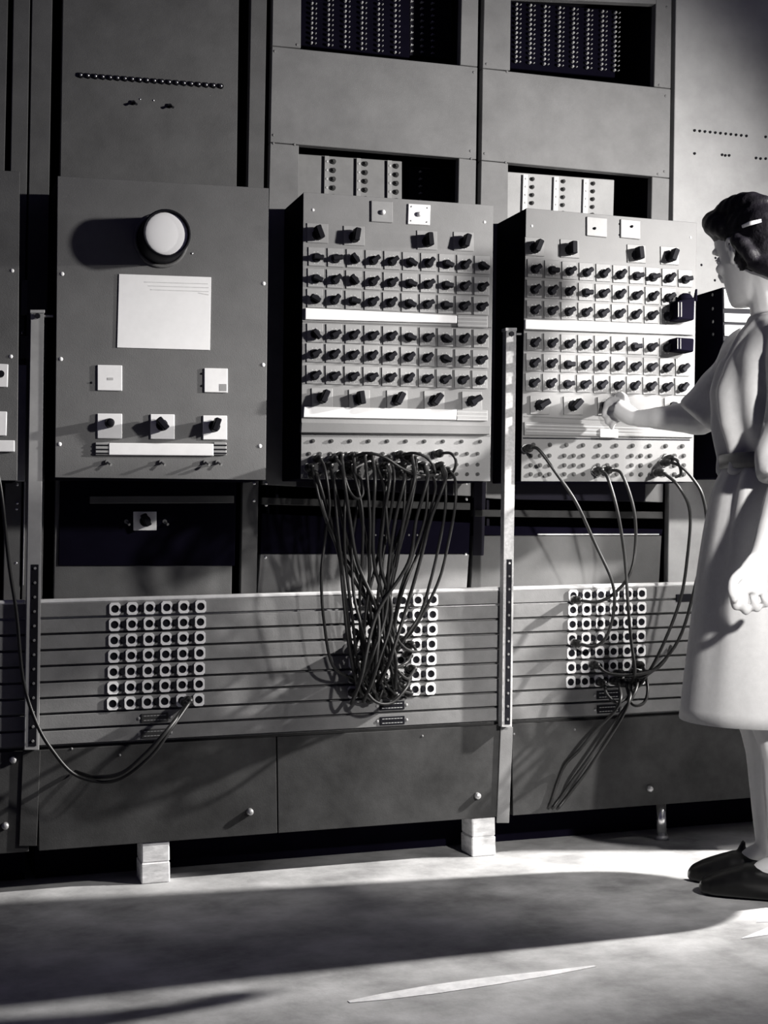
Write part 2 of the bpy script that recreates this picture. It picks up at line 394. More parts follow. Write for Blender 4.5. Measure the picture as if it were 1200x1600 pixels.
def plate_mesh(w, h, t, m):
    bm = bmesh.new(); bx(bm, -w / 2, w / 2, -t, 0, -h / 2, h / 2, 0.0008)
    bmesh.ops.recalc_face_normals(bm, faces=bm.faces)
    me = D.meshes.new('switch_plate'); bm.to_mesh(me); bm.free(); me.materials.append(M[m]); return me
def ticks_mesh(r=0.0155, n=9):
    bm = bmesh.new()
    for k in range(n):
        a = math.radians(-60 + 300 * k / (n - 1)) ; p = Vector((math.sin(a) * r, 0, math.cos(a) * r))
        bx(bm, p.x - .0008, p.x + .0008, -0.0006, 0.0, p.z - .0008, p.z + .0008)
    bmesh.ops.recalc_face_normals(bm, faces=bm.faces)
    me = D.meshes.new('dial_marks'); bm.to_mesh(me); bm.free(); me.materials.append(M['white']); return me
TK = ticks_mesh()
def switch(panel, x, y, Y, pm, km, deg, dz=0.003, t=0.003, marks=True):
    p = onY(x, y, Y)
    o = linkme('switch_plate', pm, panel, p + Vector((0, 0, dz)))
    k = linkme('knob', km, o, p + Vector((0, -t, 0)), (0, math.radians(deg), 0))
    if marks: 
        d = linkme('dial_marks', TK, o, p + Vector((0, -t, 0))); d['kind'] = 'stuff'
    return o
def jack(panel, me, x, y, Y):
    return linkme('jack', me, panel, onY(x, y, Y))
def jack_mesh(r, rim):
    bm = bmesh.new()
    cyl(bm, (0, 0, 0), (0, -0.004, 0), r, r * 0.9, 12); cyl(bm, (0, -0.002, 0), (0, -0.0055, 0), r * 0.55, seg=8)
    bmesh.ops.recalc_face_normals(bm, faces=bm.faces)
    me = D.meshes.new('jack'); bm.to_mesh(me); bm.free(); me.materials.append(M[rim]); me.materials.append(M['base'])
    for p in me.polygons:
        c = p.center
        if c.y < -0.0025 and math.hypot(c.x, c.z) < r * 0.6: p.material_index = 1
    return me
JK = jack_mesh(0.0054, 'plate'); JKD = jack_mesh(0.0062, 'cabinet')

YP = -0.215
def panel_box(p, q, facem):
    b = part('panel_box', q, YP + .002, 0.0, 'blackout', p, 0.002)  # box sides coloured black in place of the shade on them
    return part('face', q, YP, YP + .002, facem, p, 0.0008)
def lerp(a, b, t): return a + (b - a) * t
# --- panel cut off at the left edge
pA = empty('control_panel', (onY(-150, 740, YP).x, 0, onY(-150, 740, YP).z), 'dark control panel cut off by the left edge, with white plates at its right side', 'control panel', 'boxed control panels')
panel_box(pA, [(-330, 248), (31, 268), (27, 751), (-334, 748)], 'darkcab')
for q in ([(-30, 567), (13, 569), (12, 605), (-31, 604)], [(-30, 642), (11, 643), (10, 681), (-31, 680)]):
    part('switch_plate', q, YP - 0.004, YP, 'white', pA)
part('label_strip', [(-120, 687), (23, 688), (23, 706), (-120, 705)], YP - 0.008, YP, 'white', pA)
rivets(pA, [(19, 423), (17, 557)], YP, 0.005, 'white')
bm = bmesh.new(); p = onY(1, 585, YP - .004); cyl(bm, p, p + Vector((0, -.02, 0)), .008); link('knob', bm, 'bakelite', pA)

# --- panel with the scope
pB = empty('control_panel', (onY(250, 740, YP).x, 0, onY(250, 740, YP).z), 'grey control panel with a round white scope and a blank white card', 'control panel', 'boxed control panels')
panel_box(pB, [(90, 275), (420, 294), (415, 750), (86, 746)], mat('mid_grey_panel_paint', 0.13, 0.6, noise=0.1, scale=10, bump=0.2, bscale=420))
c0 = onY(251, 376, YP)
bm = bmesh.new()
n = 40; ro, ri, L = 0.0590, 0.0530, 0.098
prof = [(ro, 0.0), (ro, -L), (ri + .002, -L - .003), (ri, -L), (ri, -L + 0.009)]
vr = [[bm.verts.new(c0 + Vector((r * math.cos(2 * math.pi * k / n), y, r * math.sin(2 * math.pi * k / n)))) for k in range(n)] for r, y in prof]
for a, b in zip(vr, vr[1:]):
    for k in range(n): bm.faces.new((a[k], a[(k + 1) % n], b[(k + 1) % n], b[k]))
sc_ = link('scope_barrel', bm, 'bakelite', pB, True)
bm = bmesh.new()
ball(bm, c0 + Vector((0, -L + 0.006, 0)), ri - 0.0006, (1, .10, 1), 40, 12)
link('scope_screen', bm, 'glass', sc_, True)
bm = bmesh.new()
tube(bm, [c0 + Vector((0.064 * math.cos(a), -0.002, 0.064 * math.sin(a))) for a in [2 * math.pi * i / 40 for i in range(41)]], 0.005, 8, caps=False)
link('scope_flange', bm, 'darkcab', pB, True)
cd = part('card', [(186, 428), (330, 433), (328, 547), (183, 543)], YP - 0.0025, YP, 'card', pB, 0.0005)
bm = bmesh.new()
for i, (a, b, yy) in enumerate(((226, 325, 440), (232, 326, 446), (236, 326, 452), (310, 326, 457))):
    slab(bm, [(a, yy), (b, yy + 3), (b, yy + 4.2), (a, yy + 1.2)], YP - 0.003, YP - 0.0025)
o = link('printed_lines', bm, mat('pencil_grey', 0.62, 0.8, noise=0.1, scale=40), cd); o['kind'] = 'stuff'
rivets(pB, [(97, 428), (95, 561), (93, 694), (412, 443), (411, 570), (406, 697)], YP, 0.0055, 'white')
rivets(pB, [(300, 396)], YP, 0.0035, 'nickel')
a1 = part('switch_plate', R(152, 570, 191, 610, .02), YP - .004, YP, 'white', pB)
bm = bmesh.new(); slab(bm, R(168, 590, 177, 594), YP - .0045, YP - .004); link('printed_mark', bm, 'print', a1)
a2 = part('switch_plate', R(319, 575, 356, 613, .02), YP - .004, YP, 'white', pB)
bm = bmesh.new(); slab(bm, R(343, 600, 354, 611), YP - .0045, YP - .004); link('printed_mark', bm, 'plate', a2)
for x, y in ((315, 584), (315, 603), (143, 598)):
    rivets(pB, [(x, y)], YP, 0.003, 'bakelite')
s1 = part('switch_plate', R(152, 646, 191, 685, .01), YP - .004, YP, 'white', pB)
linkme('knob', KR, s1, onY(171, 661, YP - .004))
s2 = part('switch_plate', R(235, 647, 273, 686, .01), YP - .004, YP, 'white', pB)
linkme('knob', KB, s2, onY(253, 664, YP - .004), (0, math.radians(-40), 0))
s3 = part('switch_plate', R(317, 649, 355, 687, .01), YP - .004, YP, 'white', pB)
linkme('knob', KB, s3, onY(335, 666, YP - .004), (0, math.radians(20), 0))
st = part('label_strip', R(170, 692, 334, 711, .008), YP - .007, YP, 'white', pB)
for x0, x1 in ((149, 170), (334, 354)):
    o = part('ruled_end', R(x0, 691, x1, 711, .008), YP - .006, YP, 'plate', pB)
    bm = bmesh.new()
    for yy in (694.5, 701, 707): slab(bm, R(x0, yy, x1, yy + 2.4, .008), YP - .0066, YP - .006)
    link('ruled_line', bm, 'bakelite', o)['kind'] = 'stuff'
for x in (168, 252, 321, 340): toggle(pB, x, 722, YP, 'plate2')

# --- switch panels C and D
def knob_panel(name, box, label, rows, cols_n, pm, kn_deg, facem, skip=()):
    b = onY((box[0][0] + box[1][0]) / 2, box[2][1], YP)
    p = empty('control_panel', (b.x, 0, b.z), label, 'control panel', 'boxed control panels')
    panel_box(p, box, facem)
    for ri_, (xa, ya, xb, yb) in enumerate(rows):
        for c in range(cols_n):
            if (ri_, c) in skip: continue
            t = c / (cols_n - 1); t2 = t * 1.045 - 0.045 * t * t
            switch(p, lerp(xa, xb, t2), lerp(ya, yb, t), YP, pm, KN, kn_deg(ri_, c))
    return p
plC = plate_mesh(0.0425, 0.0480, 0.003, 'plate'); plBig = plate_mesh(0.056, 0.050, 0.003, 'plate')
plD = plate_mesh(0.0425, 0.0480, 0.003, 'plate2'); plBigD = plate_mesh(0.056, 0.050, 0.003, 'plate2')
rng = random.Random(3)
odd = {(0, 0): 95, (0, 1): 80, (0, 2): -35, (1, 2): -40, (1, 0): 110, (2, 0): -60, (2, 2): 100, (0, 5): 120, (0, 7): 110, (0, 9): 120, (1, 5): 110, (1, 7): 100, (2, 5): 115, (2, 7): 95, (3, 0): 140, (3, 5): 110, (3, 7): 120, (4, 7): 110}
pC = knob_panel('C', [(474, 300), (771, 321), (766, 752), (470, 748)],
                'middle control panel crowded with black switch knobs, a thick bunch of cables plugged into it',
                [(494, 403, 753, 416), (493, 436, 752, 449), (492, 468, 751, 480), (492, 522, 751, 531), (491, 553, 750, 563), (491, 587, 749, 595)],
                10, plC, lambda r, c: odd.get((r, c), 52 + rng.uniform(-12, 12)), 'face')
for x, y, d in ((496, 367, -20), (553, 371, 10), (667, 378, -5), (724, 380, 15)): switch(pC, x, y, YP, plBig, KB, d, dz=0.004)
for x, y, d in ((503, 622, 25), (561, 624, -8), (620, 625, 28), (678, 626, 38), (737, 627, 60)): switch(pC, x, y, YP, plBig, KB, d, dz=0.0)
for q, m_, lm in (([(580, 313), (614, 315), (614, 348), (580, 346)], 'plate', (598, 332)), ([(638, 318), (673, 320), (672, 352), (637, 350)], 'white', (655, 335))):
    o = part('lamp_plate', q, YP - .005, YP, m_, pC)
    bm = bmesh.new(); pp = onY(*lm, YP - .005); cyl(bm, pp, pp + Vector((0, -.006, 0)), .007, .006, 12); ball(bm, pp + Vector((0, -.006, 0)), .0062, (1, .7, 1), 12, 6); link('lamp_lens', bm, 'glass', o, True)
    rivets(o, [(q[0][0] + 5, q[0][1] + 5), (q[1][0] - 5, q[1][1] + 5), (q[2][0] - 5, q[2][1] - 5), (q[3][0] + 5, q[3][1] - 5)], YP - .005, .0025, 'nickel', 'screw') if m_ == 'white' else None
rivets(pC, [(489, 328), (757, 347)], YP, .0045, 'white')
part('label_strip', [(477, 481), (714, 493), (714, 505), (477, 499)], YP - .006, YP, 'white', pC)
def ruled(panel, x0, x1, y, s, h=19, lines=(3, 9, 15)):
    o = part('ruled_end', R(x0, y, x1, y + h, s), YP - .005, YP, 'plate', panel)
    bm = bmesh.new()
    for d in lines: slab(bm, R(x0, y + d, x1, y + d + 1.3, s), YP - .0054, YP - .005)
    link('ruled_line', bm, 'print', o)['kind'] = 'stuff'
ruled(pC, 715, 762, 492, .03)
part('groove', [(473, 501.5), (768, 511), (768, 513), (473, 503.5)], YP - .0006, YP, 'darkcab', pC, 0)
part('label_strip', [(475, 635), (714, 640), (713, 656), (474, 652)], YP - .006, YP, 'white', pC)
ruled(pC, 714, 762, 640, .015, 17)
part('ledge', [(471, 660), (767, 666), (766, 679), (470, 676)], YP - .012, YP, 'paleface', pC)
part('groove', [(470, 677.5), (766, 680.5), (766, 682), (470, 679)], YP - .0006, YP, 'darkcab', pC, 0)
for c in range(10): jack(pC, JK, lerp(489, 750, c / 9), lerp(689, 690, c / 9), YP)
for g in range(5):
    for k in range(3):
        x = 483 + 57.5 * g + 16.5 * k
        for y in (709, 726, 741): jack(pC, JK, x, y, YP)

odd2 = {(0, 1): 95, (1, 3): 90, (0, 6): 80, (0, 7): 75, (0, 9): 80, (4, 2): 90, (5, 2): 80, (3, 6): 85}
pD = knob_panel('D', [(822, 325), (1089, 348), (1083, 753), (814, 752)],
                'right control panel, near white, whose bottom row of switches the woman is turning',
                [(835, 421, 1070, 437), (834, 453, 1069, 467), (834, 485, 1067, 496), (834, 536, 1066, 545), (833, 568, 1066, 576), (832, 599, 1065, 606)],
                10, plD, lambda r, c: odd2.get((r, c), 50 + rng.uniform(-8, 8)), 'paleface', skip={(1, 9), (2, 9), (3, 9)})
for x, y, d in ((835, 388, 25), (890, 391, 0), (994, 399, -6), (1046, 402, 22)): switch(pD, x, y, YP, plBigD, KB, d, dz=.004)
for x, y, d in ((843, 633, 60), (895, 634, 45), (948, 635, 40), (1052, 636, 80)): switch(pD, x, y, YP, plBigD, KB, d, dz=0)
for q, lm in (([(917, 338), (949, 341), (949, 371), (917, 368)], (929, 357)), ([(970, 342), (1001, 345), (1001, 374), (970, 371)], (987, 354))):
    o = part('lamp_plate', q, YP - .005, YP, 'plate', pD)
    bm = bmesh.new(); pp = onY(*lm, YP - .005); cyl(bm, pp, pp + Vector((0, -.005, 0)), .004, .003, 10); link('lamp_lens', bm, 'bakelite', o, True)
rivets(pD, [(968, 350), (968, 367)], YP, .003, 'bakelite')
rivets(pD, [(831, 353), (1079, 371)], YP, .004, 'white')
part('label_strip', [(821, 499), (1086, 509), (1086, 523), (821, 514)], YP - .010, YP, 'white', pD)
part('groove', [(821, 515.5), (1085, 524.5), (1085, 526), (821, 517)], YP - .0006, YP, 'darkcab', pD, 0)
part('groove', [(819, 650), (1083, 662), (1083, 663.5), (819, 651.5)], YP - .0006, YP, 'darkcab', pD, 0)
o = part('ruled_end', [(819, 659), (1083, 667), (1083, 684), (819, 680)], YP - .005, YP, 'plate2', pD)
bm = bmesh.new()
for d in (4, 9, 14): slab(bm, [(822, 659 + d), (1028, 665 + d), (1028, 666 + d), (822, 660 + d)], YP - .0054, YP - .005)
link('ruled_line', bm, 'print', o)['kind'] = 'stuff'
part('label_card', [(938, 670), (966, 671), (966, 684), (938, 683)], YP - .009, YP, 'white', pD)
part('groove', [(817, 683.5), (1078, 686.5), (1078, 688.5), (817, 685.5)], YP - .0006, YP, 'bakelite', pD, 0)
for c in range(10): jack(pD, JKD, lerp(833, 1066, c / 9), lerp(695, 697, c / 9), YP)
for g in range(5):
    for k in range(3):
        x = 829 + 52.5 * g + 14.6 * k
        for y in (712, 727, 741): jack(pD, JKD, x, y, YP)
# black guards over the right end of the switch rows
def guard(q, Yf, cone=False):
    bm = bmesh.new(); slab(bm, q, Yf, YP - .0005, .003)
    return link('black_guard', bm, 'blackout', pD)
g1 = guard([(1060, 470), (1086, 464), (1085, 500), (1058, 499)], YP - .05)
bm = bmesh.new(); p = onY(1071, 466, YP - .03); ball(bm, p, .018, (1.2, .8, .8), 14, 8); p2 = onY(1088, 452, YP - .02); cyl(bm, onY(1086, 470, YP - .02), p2, .006, .003, 8); link('guard_cap', bm, 'blackout', g1, True)
bm = bmesh.new()
for x in (1059.5, 1064): slab(bm, R(x, 472, x + 1.6, 495), YP - .0515, YP - .05)
link('guard_rod', bm, 'cabinet', g1)
g2 = guard([(1057, 527), (1085, 529), (1084, 550), (1057, 547)], YP - .05)
bm = bmesh.new()
for x in (1058.5, 1063): slab(bm, R(x, 529, x + 1.2, 545), YP - .0515, YP - .05)
link('guard_rod', bm, 'cabinet', g2)

# lower switch plate on cabinet B gets its knob
for o in cB.children:
    if o.name.startswith('switch_plate'):
        linkme('knob', KB, o, onY(227, 814, -0.002), (0, math.radians(-25), 0))

# ------------------------------------------------------------------ tray rack: trays, base cabinets, posts, blocks
YT = -0.175
ZT, Z9 = 0.729, 0.3767
xl = onY(-260, 1000, YT).x; xp1 = onY(49, 1000, YT).x; xp2 = onY(791, 1000, YT).x; xr = 2.30
SEG = [(xl, xp1 - 0.012, 'left of the left-hand post'), (xp1 + 0.012, xp2 - 0.012, 'between the two upright posts'), (xp2 + 0.012, xr, 'right of the right-hand post')]
pitch = (ZT - Z9) / 9
trays = {}
for k in range(9):
    for s, (x0, x1, where) in enumerate(SEG):
        z1 = ZT - k * pitch; z0 = z1 - pitch
        bm = bmesh.new(); bx(bm, x0, x1, YT + 0.012, -0.004, z0 + 0.0004, z1 - 0.0002)
        if k < 2: sub = 'white socket' 
        what = 'with white sockets' if (k < 7 and s > 0) else ('with a small nameplate' if s > 0 else 'without sockets')
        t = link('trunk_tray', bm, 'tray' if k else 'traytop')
        tag(t, '%s grey cable tray %s, %s' % (ORD[k], where, what), 'tray', 'stacked cable trays')
        t['label'] = ('%s grey cable tray of the stack %s' % (ORD[k], where)) + (', ' + what if s else '')
        bm = bmesh.new(); bx(bm, x0, x1, YT, YT + 0.012, z0 + 0.0058, z1, 0.001)
        link('front_panel', bm, 'tray', t)
        trays[k, s] = t
        if k == 0:
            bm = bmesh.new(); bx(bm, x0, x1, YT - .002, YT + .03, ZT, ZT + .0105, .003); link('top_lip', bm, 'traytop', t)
# sockets
def socket_mesh():
    w, h, t = 0.0275, 0.0315, 0.005
    bm = bmesh.new(); n = 16; r = 0.0098
    outer = []; inner = []; deep = []
    for i in range(n):
        a = 2 * math.pi * (i + .5) / n; c, s_ = math.cos(a), math.sin(a)
        k = min(1 / max(abs(c), 1e-6), 1 / max(abs(s_), 1e-6))
        k = min(k, 1.24)
        outer.append((c * k * w / 2, s_ * k * h / 2)); inner.append((c * r, s_ * r))
    V = lambda L, y: [bm.verts.new((x, y, z)) for x, z in L]
    ob, of, nf, nb = V(outer, 0), V(outer, -t), V(inner, -t), V(inner, -0.001)
    for a, b in ((ob, of), (of, nf), (nf, nb)):
        for k in range(n): bm.faces.new((a[k], a[(k + 1) % n], b[(k + 1) % n], b[k]))
    bm.faces.new(nb)
    bmesh.ops.recalc_face_normals(bm, faces=bm.faces)
    me = D.meshes.new('socket_plate'); bm.to_mesh(me); bm.free(); me.materials.append(M['white']); return me
SK = socket_mesh()
bm = bmesh.new(); cyl(bm, (0, -0.0008, 0), (0, -0.0022, 0), 0.0096, seg=16); SH = D.meshes.new('socket_hole'); bm.to_mesh(SH); bm.free(); SH.materials.append(M['bakelite'])
bm = bmesh.new(); cyl(bm, (0, 0, 0), (0, -0.006, 0), 0.0088, 0.0075, 14); cyl(bm, (0, -.006, 0), (0, -.009, 0), .0055, seg=10); bmesh.ops.recalc_face_normals(bm, faces=bm.faces); PJ = D.meshes.new('pin_jack'); bm.to_mesh(PJ); bm.free(); PJ.materials.append(M['bakelite'])
blocks = [(1, 180, 952, 314, 948, 174.5, 1102, 309, 1095, 1.02), (1, 557, 943, 677, 941, 550, 1085, 671, 1078, .94), (2, 896, 938, 1003, 934, 890, 1069, 999, 1062, .88)]
for s, xa, ya, xb, yb, xc, yc, xd, yd, sc in blocks:
    for k in range(7):
        z = ZT - (k + .5) * pitch + 0.0018
        v = k / 6
        x0 = onY(lerp(xa, xc, v), 1000, YT).x; x1 = onY(lerp(xb, xd, v), 1000, YT).x
        for c in range(6):
            x = lerp(x0, x1, c / 5)
            o = linkme('socket_plate', SK, trays[k, s], Vector((x, YT, z)))
            linkme('socket_hole', SH, o, Vector((x, YT, z)))
            if c < 5: linkme('pin_jack', PJ, trays[k, s], Vector((x + (x1 - x0) / 10, YT, z)))
    for k in (7, 8):
        z = ZT - (k + .5) * pitch + 0.001
        xm = onY((xc + xd) / 2 + (0 if sc > 1 else (2 if sc > .9 else 6)), 1120, YT).x
        w = 0.034
        bm = bmesh.new(); bx(bm, xm - w, xm + w, YT - .003, YT, z - .011, z + .011, .0008)
        o = link('nameplate', bm, 'bakelite' if sc < 1 else 'base', trays[k, s])
        bm = bmesh.new()
        for i in range(7):
            for j in (-1, 1):
                xx = xm - w * .72 + w * 1.44 * i / 6
                bx(bm, xx - .0032, xx + .0032, YT - .0034, YT - .003, z + j * .0055 - .0008, z + j * .0055 + .0008)
        link('stamped_text', bm, 'print', o)['kind'] = 'stuff'
        for xx in (xm - w - .006, xm + w + .006):
            bm = bmesh.new(); ball(bm, (xx, YT - .001, z), .0042, (1, .5, 1), 8, 5); link('screw', bm, 'plate', trays[k, s], True)
# small black plate at the far right tray end
p = onY(1062, 934, YT); bm = bmesh.new(); bx(bm, p.x - .012, p.x + .05, YT - .004, YT, p.z - .011, p.z + .010, .001); link('nameplate', bm, 'bakelite', trays[0, 2])

ZB = 0.125
names = ['plain dark base cabinet at the left edge, under the trays left of the left-hand post',
         'wide dark base cabinet with two scuffed doors, under the trays between the posts',
         'dark base cabinet right of the right-hand post, running on behind the woman']
for s, (x0, x1, w) in enumerate(SEG):
    c = empty('base_cabinet', ((x0 + x1) / 2, 0, ZB), names[s], 'cabinet')
    bm = bmesh.new(); bx(bm, x0, x1, YT + 0.014, -0.004, ZB, Z9 - 0.0005); link('body', bm, 'base', c)
    bm = bmesh.new(); bx(bm, x0, x1, -0.016, -0.004, FZ + .001, ZB); link('under_base_shade', bm, 'blackout', c)  # added black sheet standing in for the shade under the base
    xs = onY(433, 1220, YT).x
    segs = [(x0, x1)] if s != 1 else [(x0, xs - .0015), (xs + .0015, x1)]
    for a, b in segs:
        bm = bmesh.new(); bx(bm, a, b, YT, YT + 0.014, ZB, Z9 - 0.006, .0012); link('door', bm, 'base', c)
    kn = {0: [(8, 1290), (20, 1187)], 1: [(390, 1268), (745, 1243)], 2: [(1014, 1232)]}[s]
    for x, y in kn:
        pp = onY(x, y, YT); bm = bmesh.new(); cyl(bm, pp, pp + Vector((0, -.012, 0)), .009, .008, 12); ball(bm, pp + Vector((0, -.012, 0)), .008, (1, .5, 1), 12, 6); link('latch', bm, 'steel', c, True)
    rv = {0: [(21, 1188)], 1: [(187, 1180), (112, 1110 + 60), (660, 1150)], 2: [(803, 1147), (898, 1140)]}[s]
    rivets(c, rv, YT, .0035, 'cabinet')
# posts
def post(label, tx0, tx1, ty, bx0, bx1, by, slot_y0, slot_y1, m):
    Yp = YT - 0.032
    a = onY((bx0 + bx1) / 2, by, Yp)
    P_ = empty('rack_post', (a.x, Yp, a.z), label, 'post', 'upright rack posts')
    part('bar', [(tx0, ty), (tx1, ty), (bx1, by), (bx0, by)], Yp, YT - .006, m, P_, .001)
    def xat(y, u): t = (y - ty) / (by - ty); return lerp(lerp(tx0, bx0, t), lerp(tx1, bx1, t), u)
    sl = part('slotted_channel', [(xat(slot_y0, .3), slot_y0), (xat(slot_y0, .82), slot_y0), (xat(slot_y1, .82), slot_y1), (xat(slot_y1, .3), slot_y1)], Yp - .0015, Yp, 'bakelite', P_, .0004)
    n = 13
    for i in range(n):
        y = lerp(slot_y0 + 6, slot_y1 - 8, i / (n - 1)); pp = onY(xat(y, .56), y, Yp - .0015)
        bm = bmesh.new(); cyl(bm, pp, pp + Vector((0, -.003, 0)), .004, .003, 6); link('bolt', bm, 'steel' if i == 0 else 'cabinet', sl)
    # top bracket with a pin towards the control panel
    part('bracket', [(tx0 - 1, ty - 1), (tx1 + 1, ty - 1), (tx1 + 1, ty + 4), (tx0 - 1, ty + 4)], Yp - .004, YT - .006, m, P_, .0008)
    bm = bmesh.new(); p0 = onY(lerp(tx0, tx1, .5), ty + 9, Yp - .002); cyl(bm, p0, p0 + Vector((0, -.006, 0)), .007, seg=6); link('bracket_bolt', bm, 'bakelite', P_)
    bm = bmesh.new(); p1 = onY(tx1 + 14, ty + 9, Yp + .01); cyl(bm, onY(tx1, ty + 9, Yp + .01), p1, .003, seg=8); link('bracket_pin', bm, m, P_)
    # back rails tie the bar to the tray rack
    bm = bmesh.new()
    for z in (ZT - .08, Z9 + .04): bx(bm, onY(xat(1000, .25), 1000, Yp).x, onY(xat(1000, .75), 1000, Yp).x, YT - .008, YT + .004, z - .012, z + .012)
    link('tie', bm, 'base', P_)
    part('foot_strip', [(xat(by, -.1), by), (xat(by, 1.1), by), (xat(by, 1.1) - 6, by + 150), (xat(by, -.1) - 6, by + 150)], YT - .006, YT - .0005, 'cabinet' if m == 'tube' else 'base', P_, .001)
    return P_
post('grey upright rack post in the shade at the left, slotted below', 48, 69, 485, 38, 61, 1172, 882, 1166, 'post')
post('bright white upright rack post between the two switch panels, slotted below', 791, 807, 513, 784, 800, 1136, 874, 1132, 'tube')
# blocks under the base
def block(q, label, m='wood', depth=.09):
    f = [onY(x, y, YT + .002) for x, y in q]; x0 = (f[0].x + f[3].x) / 2; x1 = (f[1].x + f[2].x) / 2
    o = empty('foot_block', ((x0 + x1) / 2, YT + depth / 2, FZ), label, 'block', 'blocks under the base cabinets')
    bm = bmesh.new(); bx(bm, x0, x1, YT + .002, YT + depth, FZ, .074, .003); link('lower_brick', bm, m, o)
    bm = bmesh.new(); bx(bm, x0 + .002, x1, YT + .004, YT + depth, .074, ZB, .003); link('upper_brick', bm, m, o)
block([(221, 1316), (266, 1314), (265, 1375), (220, 1377)], 'white block propping up the base cabinet below its left door')
block([(737, 1284), (775, 1282), (774, 1330), (738, 1331)], 'white block propping up the base cabinet beside the right-hand post')
p = onY(1033, 1260, YT + .03)
o = empty('foot_block', (p.x, YT + .03, FZ), 'round metal foot under the base cabinet, left of the woman', 'block')
bm = bmesh.new(); cyl(bm, (p.x, YT + .03, FZ), (p.x, YT + .03, ZB), .014, seg=14); link('sleeve', bm, 'nickel', o, True)
bm = bmesh.new(); cyl(bm, (p.x, YT + .03, FZ), (p.x, YT + .03, FZ + .012), .022, .018, seg=14); link('foot_pad', bm, 'steel', o, True)

# ------------------------------------------------------------------ fourth control panel (lower than the others) and an added cart that blocks light beside it
pE = empty('control_panel', (2.13, 0, 1.03), 'low control panel with long white rows, side blackened as shade, behind the face of the woman', 'control panel', 'boxed control panels')
xe = onY(1131, 600, YP).x
zt_ = onY(1130, 449, YP).z
bm = bmesh.new(); bx(bm, xe, 2.40, YP + .002, 0.0, 1.03, zt_, .002); link('panel_box', bm, 'blackout', pE)  # box blackened in its colour, as its visible side lies in shade
bm = bmesh.new(); bx(bm, xe, 2.40, YP, YP + .002, 1.03, zt_, .0008); fE = link('face', bm, 'bakelite', pE)
for a, b in ((452, 482), (490, 503), (508, 525), (532, 537), (541, 566), (572, 600), (606, 640), (650, 690)):
    za = onY(1135, a, YP).z; zb2 = onY(1135, b, YP).z
    bm = bmesh.new(); bx(bm, xe + .003, 2.395, YP - .005, YP, zb2, za, .001); link('label_strip', bm, 'white', pE)
for y in (460, 482, 502, 522):
    pp = onY(1098, y, -.16); bm = bmesh.new(); ball(bm, (xe, -.16, pp.z), .005, (.5, 1, 1), 8, 5); link('rivet', bm, 'cabinet', pE, True)
cart = empty('added_blocker_cart', (2.33, -0.36, FZ), 'unseen cart on casters added to block the lamp, right of the woman, out of the frame', 'cart')
x0, x1, y0, y1, zc = 2.12, 2.54, -0.45, -0.235, 1.06  # unseen cart, sized to keep lamp light off the right-hand trays
bm = bmesh.new(); bx(bm, x0, x1, y0, y1, .14, zc - .02, .004); link('body', bm, 'darkcab', cart)
bm = bmesh.new(); bx(bm, x0 - .01, x1 + .01, y0 - .01, y1 + .01, zc - .02, zc, .004); link('top', bm, 'cabinet', cart)
for i in range(4):
    z = .2 + i * .19; bm = bmesh.new(); bx(bm, x0 + .02, x1 - .02, y0 - .008, y0, z, z + .17, .002); dr = link('drawer', bm, 'cabinet', cart)
    bm = bmesh.new(); tube(bm, [Vector((x, y0 - y, z + .13)) for x, y in ((2.27, .008), (2.275, .03), (2.385, .03), (2.39, .008))], .005, 8); link('handle', bm, 'nickel', dr, True)
for x in (x0 + .03, x1 - .03):
    for y in (y0 + .03, y1 - .03):
        bm = bmesh.new(); cyl(bm, (x, y, FZ + .05), (x, y, .14), .014, seg=10); lg = link('leg', bm, 'base', cart)
        bm = bmesh.new(); cyl(bm, (x - .012, y, FZ + .030), (x + .012, y, FZ + .030), .030, seg=16); link('caster', bm, 'bakelite', lg, True)

# ------------------------------------------------------------------ unseen flood lamp; stand and flap added to shape its light
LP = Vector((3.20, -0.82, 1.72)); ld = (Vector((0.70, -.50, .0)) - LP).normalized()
fl = empty('added_lamp_stand', (LP.x - ld.x * .12, LP.y - ld.y * .12, FZ), 'unseen flood lamp on an added stand with a light-cutting flap, right of the woman, out of the frame', 'lamp')
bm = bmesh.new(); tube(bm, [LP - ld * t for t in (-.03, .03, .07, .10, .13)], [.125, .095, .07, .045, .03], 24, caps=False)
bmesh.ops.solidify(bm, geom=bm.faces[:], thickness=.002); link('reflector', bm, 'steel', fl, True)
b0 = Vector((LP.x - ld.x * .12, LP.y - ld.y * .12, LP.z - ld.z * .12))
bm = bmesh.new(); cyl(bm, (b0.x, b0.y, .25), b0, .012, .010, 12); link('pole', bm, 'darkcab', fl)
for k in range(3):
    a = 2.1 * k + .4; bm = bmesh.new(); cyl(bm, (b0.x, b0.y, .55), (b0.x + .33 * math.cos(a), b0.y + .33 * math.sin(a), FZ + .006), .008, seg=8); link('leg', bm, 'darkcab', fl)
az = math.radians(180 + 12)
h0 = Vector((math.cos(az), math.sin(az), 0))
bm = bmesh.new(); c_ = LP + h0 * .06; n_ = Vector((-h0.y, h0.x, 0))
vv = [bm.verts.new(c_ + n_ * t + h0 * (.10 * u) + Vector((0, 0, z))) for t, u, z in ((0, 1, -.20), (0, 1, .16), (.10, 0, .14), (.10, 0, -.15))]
bm.faces.new(vv); bmesh.ops.solidify(bm, geom=bm.faces[:], thickness=.002); link('added_light_flap', bm, 'bakelite', fl)  # added flap that keeps lamp light off the near floor

